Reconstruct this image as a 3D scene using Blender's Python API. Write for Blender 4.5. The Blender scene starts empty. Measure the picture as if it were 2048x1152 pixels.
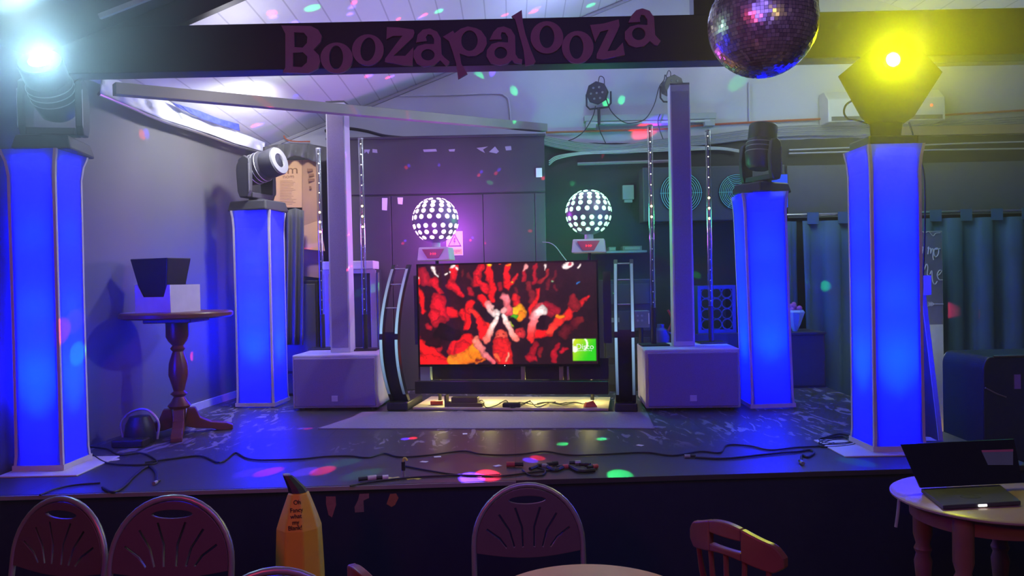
import bpy, math, random
import numpy as np
from mathutils import Vector, Matrix
from math import sin, cos, pi, radians as R
random.seed(7)
scene = bpy.context.scene
C = scene.collection
PI = math.pi
# ------------------------------------------------------------------ camera
F = 1500.0
cam_d = bpy.data.cameras.new('camera'); cam_d.sensor_width = 36; cam_d.lens = F/2048*36
cam = bpy.data.objects.new('camera', cam_d); C.objects.link(cam)
CAMP = Vector((0, 0, 1.6))
ROT = Matrix.Rotation(PI/2 - math.atan(16/F), 4, 'X') @ Matrix.Rotation(R(-1.2), 4, 'Z')
cam.matrix_world = Matrix.Translation(CAMP) @ ROT
scene.camera = cam
cam_d.clip_end = 100
def ray(px, py):
    return (ROT.to_3x3() @ Vector(((px-1024)/F, -(py-576)/F, -1))).normalized()
def P(px, py, Y):                      # a point at depth Y
    d = ray(px, py); return CAMP + d*(Y/d.y)
def PZ(px, py, z):                     # a point at height z
    d = ray(px, py); return CAMP + d*((z-1.6)/d.z)
SZ = 0.6                               # stage height
def wallx(Y): return -2.80 + .11*(Y-4)
# ------------------------------------------------------------------ materials
def srgb(c):
    return tuple(((x/255)/12.92 if x/255 <= .04045 else ((x/255+.055)/1.055)**2.4) for x in c)
MATS = {}
def mat(name, col, rough=.6, metal=0, em=None, es=0, var=.12, scale=14, bump=.0, trans=0, spec=.5, coat=0):
    if name in MATS: return MATS[name]
    m = bpy.data.materials.new(name); m.use_nodes = True
    nt = m.node_tree; N = nt.nodes; L = nt.links
    b = N['Principled BSDF']
    b.inputs['Roughness'].default_value = rough
    b.inputs['Metallic'].default_value = metal
    b.inputs['Specular IOR Level'].default_value = spec
    b.inputs['Coat Weight'].default_value = coat
    if trans: b.inputs['Transmission Weight'].default_value = trans
    tc = N.new('ShaderNodeTexCoord'); nz = N.new('ShaderNodeTexNoise')
    nz.inputs['Scale'].default_value = scale; nz.inputs['Detail'].default_value = 4
    L.new(tc.outputs['Object'], nz.inputs['Vector'])
    mx = N.new('ShaderNodeMix'); mx.data_type = 'RGBA'
    a = [max(0, x*(1-var)) for x in col]+[1]; c2 = [min(1, x*(1+var)) for x in col]+[1]
    mx.inputs['A'].default_value = a; mx.inputs['B'].default_value = c2
    L.new(nz.outputs['Fac'], mx.inputs['Factor']); L.new(mx.outputs['Result'], b.inputs['Base Color'])
    if bump:
        bp = N.new('ShaderNodeBump'); bp.inputs['Strength'].default_value = bump; bp.inputs['Distance'].default_value = .01
        L.new(nz.outputs['Fac'], bp.inputs['Height']); L.new(bp.outputs['Normal'], b.inputs['Normal'])
    if em:
        b.inputs['Emission Color'].default_value = (*em, 1); b.inputs['Emission Strength'].default_value = es
    MATS[name] = m; return m
black = mat('black_plastic', (.018,.018,.022), .45)
blackm = mat('black_metal', (.02,.02,.022), .35, .3)
dgrey = mat('dark_grey', (.06,.06,.07), .6)
chrome = mat('steel', (.55,.55,.58), .28, .9)
silver = mat('silver_paint', (.4,.4,.42), .35, .5)
white = mat('white_paint', (.72,.72,.74), .45)
offw = mat('off_white', (.6,.58,.52), .6)
cable_m = mat('cable_black', (.012,.012,.014), .5)
cable_g = mat('cable_grey', (.25,.25,.25), .6)
cable_w = mat('cable_white', (.5,.5,.48), .6)
orange_m = mat('orange_cable', (.45,.09,.03), .5)
paper = mat('paper', (.75,.75,.78), .8)
redwood = mat('red_wood', (.16,.045,.025), .35, var=.35, scale=6)
wood = mat('oak_wood', (.62,.33,.13), .35, var=.3, scale=8)
glass_m = mat('clear_tube', (.75,.8,.85), .12, 0, trans=.0)
def glassy():
    m = bpy.data.materials.new('tube_glass'); m.use_nodes = True; N = m.node_tree.nodes; L = m.node_tree.links
    N.remove(N['Principled BSDF'])
    o = N['Material Output']; t = N.new('ShaderNodeBsdfTransparent'); g = N.new('ShaderNodeBsdfGlossy'); mx = N.new('ShaderNodeMixShader')
    lw = N.new('ShaderNodeLayerWeight'); lw.inputs['Blend'].default_value = .35
    mr = N.new('ShaderNodeMath'); mr.operation = 'MULTIPLY_ADD'; mr.inputs[1].default_value = .9; mr.inputs[2].default_value = .12
    g.inputs['Roughness'].default_value = .15; t.inputs['Color'].default_value = (.93,.95,.97,1)
    L.new(lw.outputs['Facing'], mr.inputs[0]); L.new(mr.outputs[0], mx.inputs['Fac'])
    L.new(t.outputs[0], mx.inputs[1]); L.new(g.outputs[0], mx.inputs[2]); L.new(mx.outputs[0], o.inputs['Surface'])
    return m
tubeglass = glassy()
def emis(name, col, s):
    return mat(name, (.02,.02,.02), .4, em=col, es=s)
# ------------------------------------------------------------------ mesh builder
def catmull(pts, n=6):
    pts = [Vector(p) for p in pts]
    if len(pts) < 3: return pts
    q = [pts[0]*2-pts[1]] + pts + [pts[-1]*2-pts[-2]]
    out = []
    for i in range(1, len(q)-2):
        for k in range(n):
            t = k/n
            out.append(.5*((2*q[i]) + (q[i+1]-q[i-1])*t + (2*q[i-1]-5*q[i]+4*q[i+1]-q[i+2])*t*t + (3*q[i]-q[i-1]-3*q[i+1]+q[i+2])*t**3))
    out.append(pts[-1]); return out
class MB:
    def __init__(s): s.v = []; s.f = []; s.M = Matrix.Identity(4)
    def add(s, vs, fs):
        o = len(s.v); s.v += [tuple(s.M @ Vector(v)) for v in vs]; s.f += [tuple(i+o for i in f) for f in fs]; return s
    def box(s, x0, x1, y0, y1, z0, z1, M=None):
        vs = [Vector(p) for p in ((x0,y0,z0),(x1,y0,z0),(x1,y1,z0),(x0,y1,z0),(x0,y0,z1),(x1,y0,z1),(x1,y1,z1),(x0,y1,z1))]
        if M: vs = [M @ v for v in vs]
        return s.add(vs, [(0,3,2,1),(4,5,6,7),(0,1,5,4),(1,2,6,5),(2,3,7,6),(3,0,4,7)])
    def frustum(s, b, t):                 # two 4+ point rings
        n = len(b); return s.add(list(b)+list(t), [tuple(range(n))[::-1], tuple(range(n, 2*n))]+[(i,(i+1)%n,(i+1)%n+n,i+n) for i in range(n)])
    def rings(s, rs, cap=True):
        n = len(rs[0]); vs = [v for r in rs for v in r]; fs = []
        for k in range(len(rs)-1):
            for i in range(n): fs.append((k*n+i, k*n+(i+1)%n, (k+1)*n+(i+1)%n, (k+1)*n+i))
        if cap: fs += [tuple(range(n))[::-1], tuple(range((len(rs)-1)*n, len(rs)*n))]
        return s.add(vs, fs)
    def tube(s, pts, r, n=8, cap=True):
        pts = [Vector(p) for p in pts]; rs = []; up = None
        rr = r if isinstance(r, (list, tuple)) else [r]*len(pts)
        for i, p in enumerate(pts):
            d = (pts[min(i+1, len(pts)-1)]-pts[max(i-1, 0)]).normalized()
            if up is None: up = Vector((0,0,1)) if abs(d.z) < .9 else Vector((1,0,0))
            a = d.cross(up)
            if a.length < 1e-4: a = d.cross(Vector((1,0,.1)))
            a.normalize(); b = a.cross(d).normalized(); up = b
            rs.append([p+(a*cos(2*PI*k/n)+b*sin(2*PI*k/n))*rr[i] for k in range(n)])
        return s.rings(rs, cap)
    def cyl(s, p0, p1, r0, r1=None, n=16): return s.tube([p0, p1], [r0, r0 if r1 is None else r1], n)
    def lathe(s, prof, M=None, n=24, cap=True):   # prof (r,z)
        rs = []
        for r, z in prof:
            ring = [Vector((r*cos(2*PI*k/n), r*sin(2*PI*k/n), z)) for k in range(n)]
            rs.append([M @ v for v in ring] if M else ring)
        return s.rings(rs, cap)
    def sphere(s, c, r, n=16, m=10, sc=(1,1,1)):
        c = Vector(c); return s.lathe([(max(1e-4, r*sin(PI*k/m)), -r*cos(PI*k/m)) for k in range(m+1)], Matrix.Translation(c) @ Matrix.Diagonal((*sc, 1)), n)
    def prism(s, poly, y0, y1, axis='y'):         # polygon in XZ (or XY for axis z) extruded
        if axis == 'y': a = [(x, y0, z) for x, z in poly]; b = [(x, y1, z) for x, z in poly]
        elif axis == 'z': a = [(x, y, y0) for x, y in poly]; b = [(x, y, y1) for x, y in poly]
        else: a = [(y0, x, z) for x, z in poly]; b = [(y1, x, z) for x, z in poly]
        return s.frustum(a, b)
    def build(s, name, m, parent=None, smooth=False, bevel=0, seg=2):
        me = bpy.data.meshes.new(name)
        vs = [Vector(v) for v in s.v]; loc = Vector((0,0,0))
        if parent is None and vs:
            lo = [min(v[i] for v in vs) for i in range(3)]; hi = [max(v[i] for v in vs) for i in range(3)]
            loc = Vector(((lo[0]+hi[0])/2, (lo[1]+hi[1])/2, lo[2])); vs = [v-loc for v in vs]
        me.from_pydata([tuple(v) for v in vs], [], s.f); me.materials.append(m)
        import bmesh
        bm = bmesh.new(); bm.from_mesh(me); bmesh.ops.recalc_face_normals(bm, faces=bm.faces); bm.to_mesh(me); bm.free()
        if smooth:
            me.shade_smooth()
            try: me.set_sharp_from_angle(angle=R(38))
            except Exception: pass
        o = bpy.data.objects.new(name, me); C.objects.link(o); o.location = loc
        if parent: o.parent = parent
        if bevel:
            b = o.modifiers.new('bevel', 'BEVEL'); b.width = bevel; b.segments = seg; b.limit_method = 'ANGLE'; b.angle_limit = R(35)
        return o
def tag(o, label, cat=None, group=None, kind=None):
    if label: o['label'] = label
    if cat: o['category'] = cat
    if group: o['group'] = group
    if kind: o['kind'] = kind
    return o
def thing(name, label, cat, loc=(0,0,0), rz=0, group=None):
    o = bpy.data.objects.new(name, None); C.objects.link(o); o.location = loc; o.rotation_euler = (0,0,rz)
    o.empty_display_size = .05
    return tag(o, label, cat, group)
def struct(o, label=None, cat=None):
    o['kind'] = 'structure'
    if label: o['label'] = label
    if cat: o['category'] = cat
    return o
def dup(root, loc, rz=None, label=None, parent=None, link=True):
    r = root.copy(); C.objects.link(r); r.parent = parent
    if parent is None:
        r.location = loc
        if rz is not None: r.rotation_euler = (r.rotation_euler.x, r.rotation_euler.y, rz)
    if label: r['label'] = label
    for ch in list(root.children):
        dup(ch, None, parent=r)
    return r
def shape(name, outlines, depth, m, M, parent=None, bevel=0):  # 2D outline with holes, extruded; M maps (x,y,0)
    cu = bpy.data.curves.new(name, 'CURVE'); cu.dimensions = '2D'; cu.fill_mode = 'BOTH'; cu.extrude = depth/2; cu.bevel_depth = bevel
    for ol in outlines:
        sp = cu.splines.new('POLY'); sp.points.add(len(ol)-1)
        for i, (x, y) in enumerate(ol): sp.points[i].co = (x, y, 0, 1)
        sp.use_cyclic_u = True
    o = bpy.data.objects.new(name, cu); me = bpy.data.meshes.new_from_object(o); bpy.data.objects.remove(o)
    me.transform(M); me.materials.clear(); me.materials.append(m); me.name = name
    loc = Vector((0,0,0))
    if parent is None:
        co = [v.co for v in me.vertices]
        loc = Vector(((min(v.x for v in co)+max(v.x for v in co))/2, (min(v.y for v in co)+max(v.y for v in co))/2, min(v.z for v in co)))
        me.transform(Matrix.Translation(-loc))
    ob = bpy.data.objects.new(name, me); C.objects.link(ob); ob.location = loc
    if parent: ob.parent = parent
    return ob
def text(name, s, size, m, M, parent=None, depth=.002, sx=1):
    cu = bpy.data.curves.new(name, 'FONT'); cu.body = s; cu.size = size; cu.extrude = depth/2; cu.align_x = 'CENTER'; cu.align_y = 'CENTER'
    o = bpy.data.objects.new(name, cu); me = bpy.data.meshes.new_from_object(o); bpy.data.objects.remove(o)
    me.transform(M @ Matrix.Diagonal((sx,1,1,1))); me.materials.clear(); me.materials.append(m); me.name = name
    ob = bpy.data.objects.new(name, me); C.objects.link(ob)
    if parent: ob.parent = parent
    return ob
UP = Matrix.Rotation(PI/2, 4, 'X')      # (x,y,0) -> (x,0,y)
def ell(cx, cy, rx, ry, n=28, a=0, a0=0, a1=2*PI):
    return [(cx+rx*cos(t)*cos(a)-ry*sin(t)*sin(a), cy+rx*cos(t)*sin(a)+ry*sin(t)*cos(a)) for t in [a0+(a1-a0)*k/n for k in range(n)]]
def cable(name, label, pts, r, m, cat='cable', group=None, n=6):
    return tag(MB().tube(catmull(pts), r, n).build(name, m, smooth=True), label, cat, group)

# ================================================================== SETTING
def wall_mat(name, lo, hi, zsplit, bump=.15, streak=.2):
    m = bpy.data.materials.new(name); m.use_nodes = True; nt = m.node_tree; N = nt.nodes; L = nt.links; b = N['Principled BSDF']
    g = N.new('ShaderNodeNewGeometry'); sx = N.new('ShaderNodeSeparateXYZ'); L.new(g.outputs['Position'], sx.inputs[0])
    nz = N.new('ShaderNodeTexNoise'); nz.inputs['Scale'].default_value = 3.0; nz.inputs['Detail'].default_value = 6; L.new(g.outputs['Position'], nz.inputs['Vector'])
    ma = N.new('ShaderNodeMath'); ma.operation = 'MULTIPLY_ADD'; ma.inputs[1].default_value = .06; L.new(nz.outputs['Fac'], ma.inputs[0]); L.new(sx.outputs['Z'], ma.inputs[2])
    gt = N.new('ShaderNodeMath'); gt.operation = 'GREATER_THAN'; gt.inputs[1].default_value = zsplit+.03; L.new(ma.outputs[0], gt.inputs[0])
    mx = N.new('ShaderNodeMix'); mx.data_type = 'RGBA'; mx.inputs['A'].default_value = (*lo, 1); mx.inputs['B'].default_value = (*hi, 1); L.new(gt.outputs[0], mx.inputs['Factor'])
    n2 = N.new('ShaderNodeTexNoise'); n2.inputs['Scale'].default_value = 1.3; n2.inputs['Detail'].default_value = 8; L.new(g.outputs['Position'], n2.inputs['Vector'])
    cr = N.new('ShaderNodeMapRange'); cr.inputs['From Min'].default_value = .3; cr.inputs['From Max'].default_value = .7; cr.inputs['To Min'].default_value = 1-streak; cr.inputs['To Max'].default_value = 1; L.new(n2.outputs['Fac'], cr.inputs['Value'])
    m2 = N.new('ShaderNodeMix'); m2.data_type = 'RGBA'; m2.blend_type = 'MULTIPLY'; m2.inputs['Factor'].default_value = 1; L.new(mx.outputs['Result'], m2.inputs['A'])
    cb = N.new('ShaderNodeCombineColor'); [L.new(cr.outputs[0], cb.inputs[i]) for i in range(3)]; L.new(cb.outputs[0], m2.inputs['B'])
    L.new(m2.outputs['Result'], b.inputs['Base Color']); b.inputs['Roughness'].default_value = .65
    bp = N.new('ShaderNodeBump'); bp.inputs['Strength'].default_value = bump; bp.inputs['Distance'].default_value = .02; L.new(n2.outputs['Fac'], bp.inputs['Height']); L.new(bp.outputs['Normal'], b.inputs['Normal'])
    return m
backwall_m = wall_mat('back_wall_paint', (.022,.022,.026), (.50,.50,.54), 2.93)
leftwall_m = wall_mat('grey_wall_paint', (.115,.11,.12), (.115,.11,.12), 9, .1, .12)
def ceil_mat():
    m = bpy.data.materials.new('white_ceiling_boards'); m.use_nodes = True; nt = m.node_tree; N = nt.nodes; L = nt.links; b = N['Principled BSDF']
    g = N.new('ShaderNodeNewGeometry'); sx = N.new('ShaderNodeSeparateXYZ'); L.new(g.outputs['Position'], sx.inputs[0])
    mo = N.new('ShaderNodeMath'); mo.operation = 'PINGPONG'; mo.inputs[1].default_value = .09; L.new(sx.outputs['X'], mo.inputs[0])
    lt = N.new('ShaderNodeMath'); lt.operation = 'LESS_THAN'; lt.inputs[1].default_value = .005; L.new(mo.outputs[0], lt.inputs[0])
    mx = N.new('ShaderNodeMix'); mx.data_type = 'RGBA'; mx.inputs['A'].default_value = (.62,.61,.64,1); mx.inputs['B'].default_value = (.42,.41,.43,1); L.new(lt.outputs[0], mx.inputs['Factor'])
    gy = N.new('ShaderNodeMath'); gy.operation = 'GREATER_THAN'; gy.inputs[1].default_value = 4.4; L.new(sx.outputs['Y'], gy.inputs[0])
    m3 = N.new('ShaderNodeMix'); m3.data_type = 'RGBA'; m3.inputs['A'].default_value = (.03,.028,.03,1); L.new(mx.outputs['Result'], m3.inputs['B']); L.new(gy.outputs[0], m3.inputs['Factor'])
    L.new(m3.outputs['Result'], b.inputs['Base Color']); b.inputs['Roughness'].default_value = .6
    return m
ceil_m = ceil_mat()
def stage_mat():
    m = bpy.data.materials.new('worn_stage_floor'); m.use_nodes = True; nt = m.node_tree; N = nt.nodes; L = nt.links; b = N['Principled BSDF']
    g = N.new('ShaderNodeNewGeometry')
    mp = N.new('ShaderNodeMapping'); mp.inputs['Scale'].default_value = (9, 3.2, 1); mp.inputs['Rotation'].default_value = (0,0,.5); L.new(g.outputs['Position'], mp.inputs['Vector'])
    nz = N.new('ShaderNodeTexNoise'); nz.inputs['Scale'].default_value = 1.0; nz.inputs['Detail'].default_value = 5; nz.inputs['Distortion'].default_value = 2.0; L.new(mp.outputs[0], nz.inputs['Vector'])
    ab = N.new('ShaderNodeMapRange'); ab.inputs['From Min'].default_value = .565; ab.inputs['From Max'].default_value = .60; L.new(nz.outputs['Fac'], ab.inputs['Value'])
    n2 = N.new('ShaderNodeTexNoise'); n2.inputs['Scale'].default_value = .9; n2.inputs['Detail'].default_value = 2; L.new(g.outputs['Position'], n2.inputs['Vector'])
    sx = N.new('ShaderNodeSeparateXYZ'); L.new(g.outputs['Position'], sx.inputs[0])
    y1 = N.new('ShaderNodeMapRange'); y1.inputs['From Min'].default_value = 4.35; y1.inputs['From Max'].default_value = 4.65; L.new(sx.outputs['Y'], y1.inputs['Value'])
    m1 = N.new('ShaderNodeMapRange'); m1.inputs['From Min'].default_value = .38; m1.inputs['From Max'].default_value = .5; L.new(n2.outputs['Fac'], m1.inputs['Value'])
    mu = N.new('ShaderNodeMath'); mu.operation = 'MULTIPLY'; L.new(ab.outputs[0], mu.inputs[0]); L.new(m1.outputs[0], mu.inputs[1])
    mu2 = N.new('ShaderNodeMath'); mu2.operation = 'MULTIPLY'; L.new(mu.outputs[0], mu2.inputs[0]); L.new(y1.outputs[0], mu2.inputs[1])
    # board seams
    br = N.new('ShaderNodeTexBrick'); br.inputs['Scale'].default_value = 1; br.inputs['Brick Width'].default_value = 2.44; br.inputs['Row Height'].default_value = 1.22; br.inputs['Mortar Size'].default_value = .004; L.new(g.outputs['Position'], br.inputs['Vector'])
    br.inputs['Color1'].default_value = (.05,.047,.055,1); br.inputs['Color2'].default_value = (.06,.056,.062,1); br.inputs['Mortar'].default_value = (.03,.03,.03,1)
    mx = N.new('ShaderNodeMix'); mx.data_type = 'RGBA'; L.new(br.outputs['Color'], mx.inputs['A']); mx.inputs['B'].default_value = (.27,.25,.28,1); L.new(mu2.outputs[0], mx.inputs['Factor'])
    L.new(mx.outputs['Result'], b.inputs['Base Color']); b.inputs['Roughness'].default_value = .42
    bp = N.new('ShaderNodeBump'); bp.inputs['Strength'].default_value = .15; bp.inputs['Distance'].default_value = .004; L.new(nz.outputs['Fac'], bp.inputs['Height']); L.new(bp.outputs['Normal'], b.inputs['Normal'])
    return m
stage_m = stage_mat()
stageface_m = mat('stage_front_black', (.016,.018,.06), .8, bump=.3, spec=.2)
floor_m = mat('pub_floor', (.03,.028,.03), .5, scale=3, var=.4)

XR = 5.3; YB = 7.4; YF = -2.5
struct(MB().box(-4, XR, YF, YB+.1, -.1, 0).build('floor', floor_m))
# left wall follows the slightly skewed room line
def wl(Y, z, o=0): return (wallx(Y)-o, Y, z)
m = MB(); m.add([wl(YF,0), wl(YB+.1,0), wl(YB+.1,2.96), wl(YF,2.96), wl(YF,0,.15), wl(YB+.1,0,.15), wl(YB+.1,2.96,.15), wl(YF,2.96,.15)],
    [(0,1,2,3),(4,7,6,5),(0,3,7,4),(1,5,6,2),(3,2,6,7),(0,4,5,1)])
struct(m.build('wall_left', leftwall_m))
TS = math.tan(R(20))
def cz(X, Y): return 2.95 + (X-wallx(Y))*TS
XRID = 2.3
zr = cz(XRID, 5)
m = MB(); t = .12
ys = [YF, YB+.1]
a = [(wallx(y), y, 2.95) for y in ys]; b_ = [(XRID, y, zr) for y in ys]; c_ = [(XR, y, zr-(XR-XRID)*TS) for y in ys]
up = Vector((0,0,t))
for p, q in ((a, b_), (b_, c_)):
    vs = [Vector(p[0]), Vector(q[0]), Vector(q[1]), Vector(p[1])]; vs += [v+up for v in vs]
    m.add(vs, [(0,1,2,3),(4,7,6,5),(0,4,5,1),(1,5,6,2),(2,6,7,3),(3,7,4,0)])
struct(m.build('ceiling', ceil_m))
m = MB().prism([(-3.2,0),(XR+.1,0),(XR+.1,4.6),(-3.2,4.6)], YB, YB+.15)
struct(m.build('wall_back', backwall_m))
struct(MB().box(XR, XR+.15, YF, YB+.1, 0, 3.9).build('wall_right', leftwall_m))
# stage
fy = lambda X: 3.66+(X+3.0)*.032
XE = 2.62
m = MB().prism([(wallx(3.66), fy(-2.8)), (XE, fy(XE)), (2.74, 6.6), (2.74, YB-.01), (wallx(YB), YB-.01)], .0, SZ-.025, 'z')
st = thing('stage', 'low black-fronted stage with a scuffed dark deck filling the room width', 'stage'); st['kind'] = 'structure'
m.build('stage_base', stageface_m, st)
m = MB().prism([(wallx(3.66), fy(-2.8)-.025), (XE+.01, fy(XE)-.025), (2.75, 6.6), (2.75, YB-.01), (wallx(YB), YB-.01)], SZ-.0249, SZ, 'z')
m.build('stage_deck', stage_m, st)
MB().prism([(-2.79, fy(-2.8)-.034), (.0, fy(0)-.034), (.0, fy(0)-.0251), (-2.79, fy(-2.8)-.0251)], SZ-.022, SZ-.002, 'z').build('edge_strip', silver, st)
# skirting on the left wall
m = MB(); m.add([wl(5.75,SZ,-.02), wl(6.95,SZ,-.02), wl(6.95,SZ+.06,-.02), wl(5.75,SZ+.06,-.02), wl(5.75,SZ), wl(6.95,SZ), wl(6.95,SZ+.06), wl(5.75,SZ+.06)],
    [(0,1,2,3),(4,7,6,5),(0,3,7,4),(1,5,6,2),(3,2,6,7),(0,4,5,1)])
struct(m.build('baseboard_left', mat('baseboard', (.5,.5,.55), .5)))

# ---- beam with the lettered sign, king post and rafter board
YBM = 4.38
beam_m = mat('dark_stained_beam', (.018,.014,.015), .55, var=.3, scale=5)
zb0 = P(800,134,YBM).z; zb1 = P(800,41,YBM).z
struct(MB().box(wallx(4.5), XR, YBM, YBM+.14, zb0, zb1).build('trim_1', beam_m, bevel=.006), 'dark tie beam spanning the stage front')
def bp_(px, py): p = P(px, py, YBM); return (p.x, p.z)
x0 = wallx(4.4)+.001; e0 = bp_(350,57); e1 = bp_(480,0)
sl = (e1[1]-e0[1])/(e1[0]-e0[0])
xr0 = 1.0
poly = [(x0, zb1+.001), (e0[0], zb1+.001), (xr0, zb1+(xr0-e0[0])*sl), (xr0, cz(xr0,YBM)-.003), (x0, cz(x0,YBM)-.003)]
struct(MB().prism(poly, YBM+.01, YBM+.07).build('trim_2', beam_m), 'dark sloping rafter board above the tie beam')
k0 = P(1389,10,YBM).x; k1 = P(1641,10,YBM).x
struct(MB().box(k0, k1, YBM+.02, YBM+.12, zb1+.001, cz(k1,YBM)-.02 if k1 < XRID else zr-.1).build('trim_3', beam_m), 'dark king post rising from the tie beam behind the mirror ball')
q = P(1870,104,5.6); q2 = P(1870,126,5.6)
struct(MB().box(q.x, XR, 5.6, 5.7, q2.z, q2.z+.25).build('trim_4', mat('olive_beam', (.12,.12,.10), .6)), 'second beam behind at the right')

sign_m = mat('plum_board', (.30,.13,.16), .7, var=.15)
sg = thing('lettered_sign', 'plum cut-out letters reading Boozapalooza fixed across the dark beam', 'sign', (0, YBM-.001, 0))
def z6(X, Y): p = P(540+X/4.876, Y/4.876, YBM-.02); return (p.x, p.z)
def z7(X, Y): return z6(X+1950.4, Y)
def letter(pts, holes, zf):
    outs = [[zf(*p) for p in pts]] + [[zf(*p) for p in h] for h in holes]
    shape('letter', outs, .02, sign_m, Matrix.Translation((0,-.011,0)) @ UP, sg)
letter([(110,250),(400,255),(470,290),(505,350),(495,410),(425,485),(480,540),(490,600),(465,670),(375,715),(125,705),(150,660),(150,330),(130,290)],
  [[(235,315),(330,320),(365,360),(360,420),(320,465),(240,460)],[(225,515),(320,510),(365,550),(360,610),(310,655),(225,650)]], z6)
letter(ell(650,565,158,150), [ell(645,560,68,115)], z6)
letter(ell(955,487,155,152), [ell(955,482,72,115,a=.15)], z6)
letter([(1140,265),(1250,268),(1400,290),(1410,320),(1395,365),(1205,545),(1320,545),(1400,460),(1390,640),(1300,635),(1120,605),(1125,570),(1290,350),(1200,350),(1135,385)], [], z6)
letter([(1425,415),(1440,340),(1490,290),(1560,278),(1630,310),(1665,370),(1675,530),(1700,560),(1750,600),(1745,625),(1715,640),(1660,590),(1600,635),(1500,650),(1430,620),(1400,560),(1400,500),(1440,450),(1510,430),(1600,430),(1600,380),(1575,340),(1540,335),(1520,360),(1530,400)], [ell(1540,535,65,55)], z6)
letter([(1685,360),(1785,300),(1800,325),(1860,280),(1930,258),(2010,275),(2060,300),(2110,370),(2115,430),(2080,500),(2010,545),(1930,550),(1850,522),(1865,620),(1925,720),(1835,770),(1815,620),(1780,500),(1745,400)], [ell(1945,397,80,100)], z6)
letter([(190,390),(230,310),(270,270),(330,258),(400,285),(440,350),(445,530),(470,570),(510,580),(505,625),(430,610),(410,585),(370,620),(290,635),(200,615),(160,550),(165,490),(210,430),(280,410),(370,415),(370,360),(345,320),(310,315),(300,345),(310,385),(250,385)], [ell(300,515,62,58)], z7)
letter([(405,160),(505,98),(515,220),(540,330),(590,480),(640,600),(620,625),(540,640),(520,480),(470,300),(440,190)], [], z7)
letter(ell(750,365,160,158), [ell(750,360,72,110)], z7)
letter(ell(1050,460,155,158), [ell(1038,460,68,115)], z7)
letter([(1170,245),(1300,230),(1450,190),(1458,250),(1440,300),(1340,500),(1420,490),(1490,415),(1510,535),(1300,580),(1235,570),(1235,530),(1350,290),(1270,310),(1220,410)], [], z7)
letter([(1545,220),(1575,150),(1620,100),(1680,82),(1750,105),(1795,170),(1805,340),(1830,370),(1860,400),(1830,445),(1800,440),(1755,400),(1700,450),(1620,465),(1550,440),(1510,380),(1510,310),(1560,260),(1640,240),(1730,245),(1730,190),(1700,150),(1670,145),(1655,180),(1660,215)], [ell(1645,330,65,62)], z7)

# ---- diagonal timber from left wall to the cupboard
pa = P(228,178,4.65); pb = P(1090,256,7.2)
d = (pb-pa); n_ = Vector((-d.y, d.x, 0)).normalized()*.036; u_ = Vector((0,0,.037))
timber_m = mat('pale_timber', (.24,.21,.19), .6, var=.2, scale=5)
m = MB().frustum([pa-n_-u_, pa+n_-u_, pa+n_+u_, pa-n_+u_], [pb-n_-u_, pb+n_-u_, pb+n_+u_, pb-n_+u_])
struct(m.build('trim_5', timber_m, bevel=.004), 'long pale timber running from the left wall back to the cupboard top')

g0 = P(690,206,7.37); g1 = Vector((XRID, 7.37, zr-.02))
a = Vector((wallx(7.37)+.02, 7.37, 2.93)); w_ = Vector((0,0,.012)); d_ = Vector((0,.028,0))
struct(MB().frustum([a-w_, g1-w_, g1+w_, a+w_], [a-w_+d_, g1-w_+d_, g1+w_+d_, a+w_+d_]).build('trim_6', mat('coving', (.30,.29,.32), .7)), 'thin cracked coving where the gable wall meets the sloping ceiling')

# ---- draped white sheet, blue sheet and foil-edged rail along the top of the left wall
def wallY(px, off=.06):
    k = (px-1024)/F   # X = k*Y
    return (-2.80-.44+off)/(k-.11)
def drape(name, top, bot, mt, label, off, fold, par=None, nseg=70, nv=8):
    m = MB(); rows = []
    def interp(l, t):
        xs = t*(len(l)-1); i = min(int(xs), len(l)-2); f = xs-i; return (l[i][0]*(1-f)+l[i+1][0]*f, l[i][1]*(1-f)+l[i+1][1]*f)
    for i in range(nseg+1):
        t = i/nseg; a = interp(top, t); b = interp(bot, t); r = []
        for j in range(nv+1):
            s = j/nv; px = a[0]*(1-s)+b[0]*s; py = a[1]*(1-s)+b[1]*s
            Y = wallY(px, off) - fold*(sin(t*37+s*3)+.6*sin(t*71-s*5))*(.3+.7*sin(PI*s))
            r.append(P(px, py, Y))
        rows.append(r)
    vs = [v for r in rows for v in r]; n = nv+1
    m.add(vs, [(i*n+j, (i+1)*n+j, (i+1)*n+j+1, i*n+j+1) for i in range(nseg) for j in range(nv)])
    o = m.build(name, mt, par, smooth=True); s = o.modifiers.new('thick', 'SOLIDIFY'); s.thickness = .004
    return tag(o, label, 'cloth') if not par else o
sheet_m = mat('white_sheet', (.7,.71,.78), .7, bump=.2)
drape('dust_sheet', [(202,158),(235,160),(280,186),(330,198),(370,225),(430,246),(470,262),(505,275),(530,285)], [(200,186),(235,201),(280,219),(325,238),(370,252),(420,268),(470,287),(505,297),(528,304)], sheet_m,
      'crumpled white sheet draped along the top of the grey left wall', .10, .03)
drape('blue_cloth', [(345,205),(400,222),(440,238),(478,248)], [(352,212),(400,236),(440,250),(480,262)], mat('blue_cloth', (.05,.07,.35), .7),
      'narrow royal blue cloth tucked behind the white draped sheet', .16, .01)
pts = [P(x, y, wallY(x, .09)) for x, y in ((198,188),(260,214),(320,240),(400,266),(470,291),(527,307))]
tag(MB().tube(catmull(pts), .012, 8).build('curtain_rail', chrome, smooth=True), 'thin shiny metal rail under the draped white sheet on the left wall', 'rail')
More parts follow.
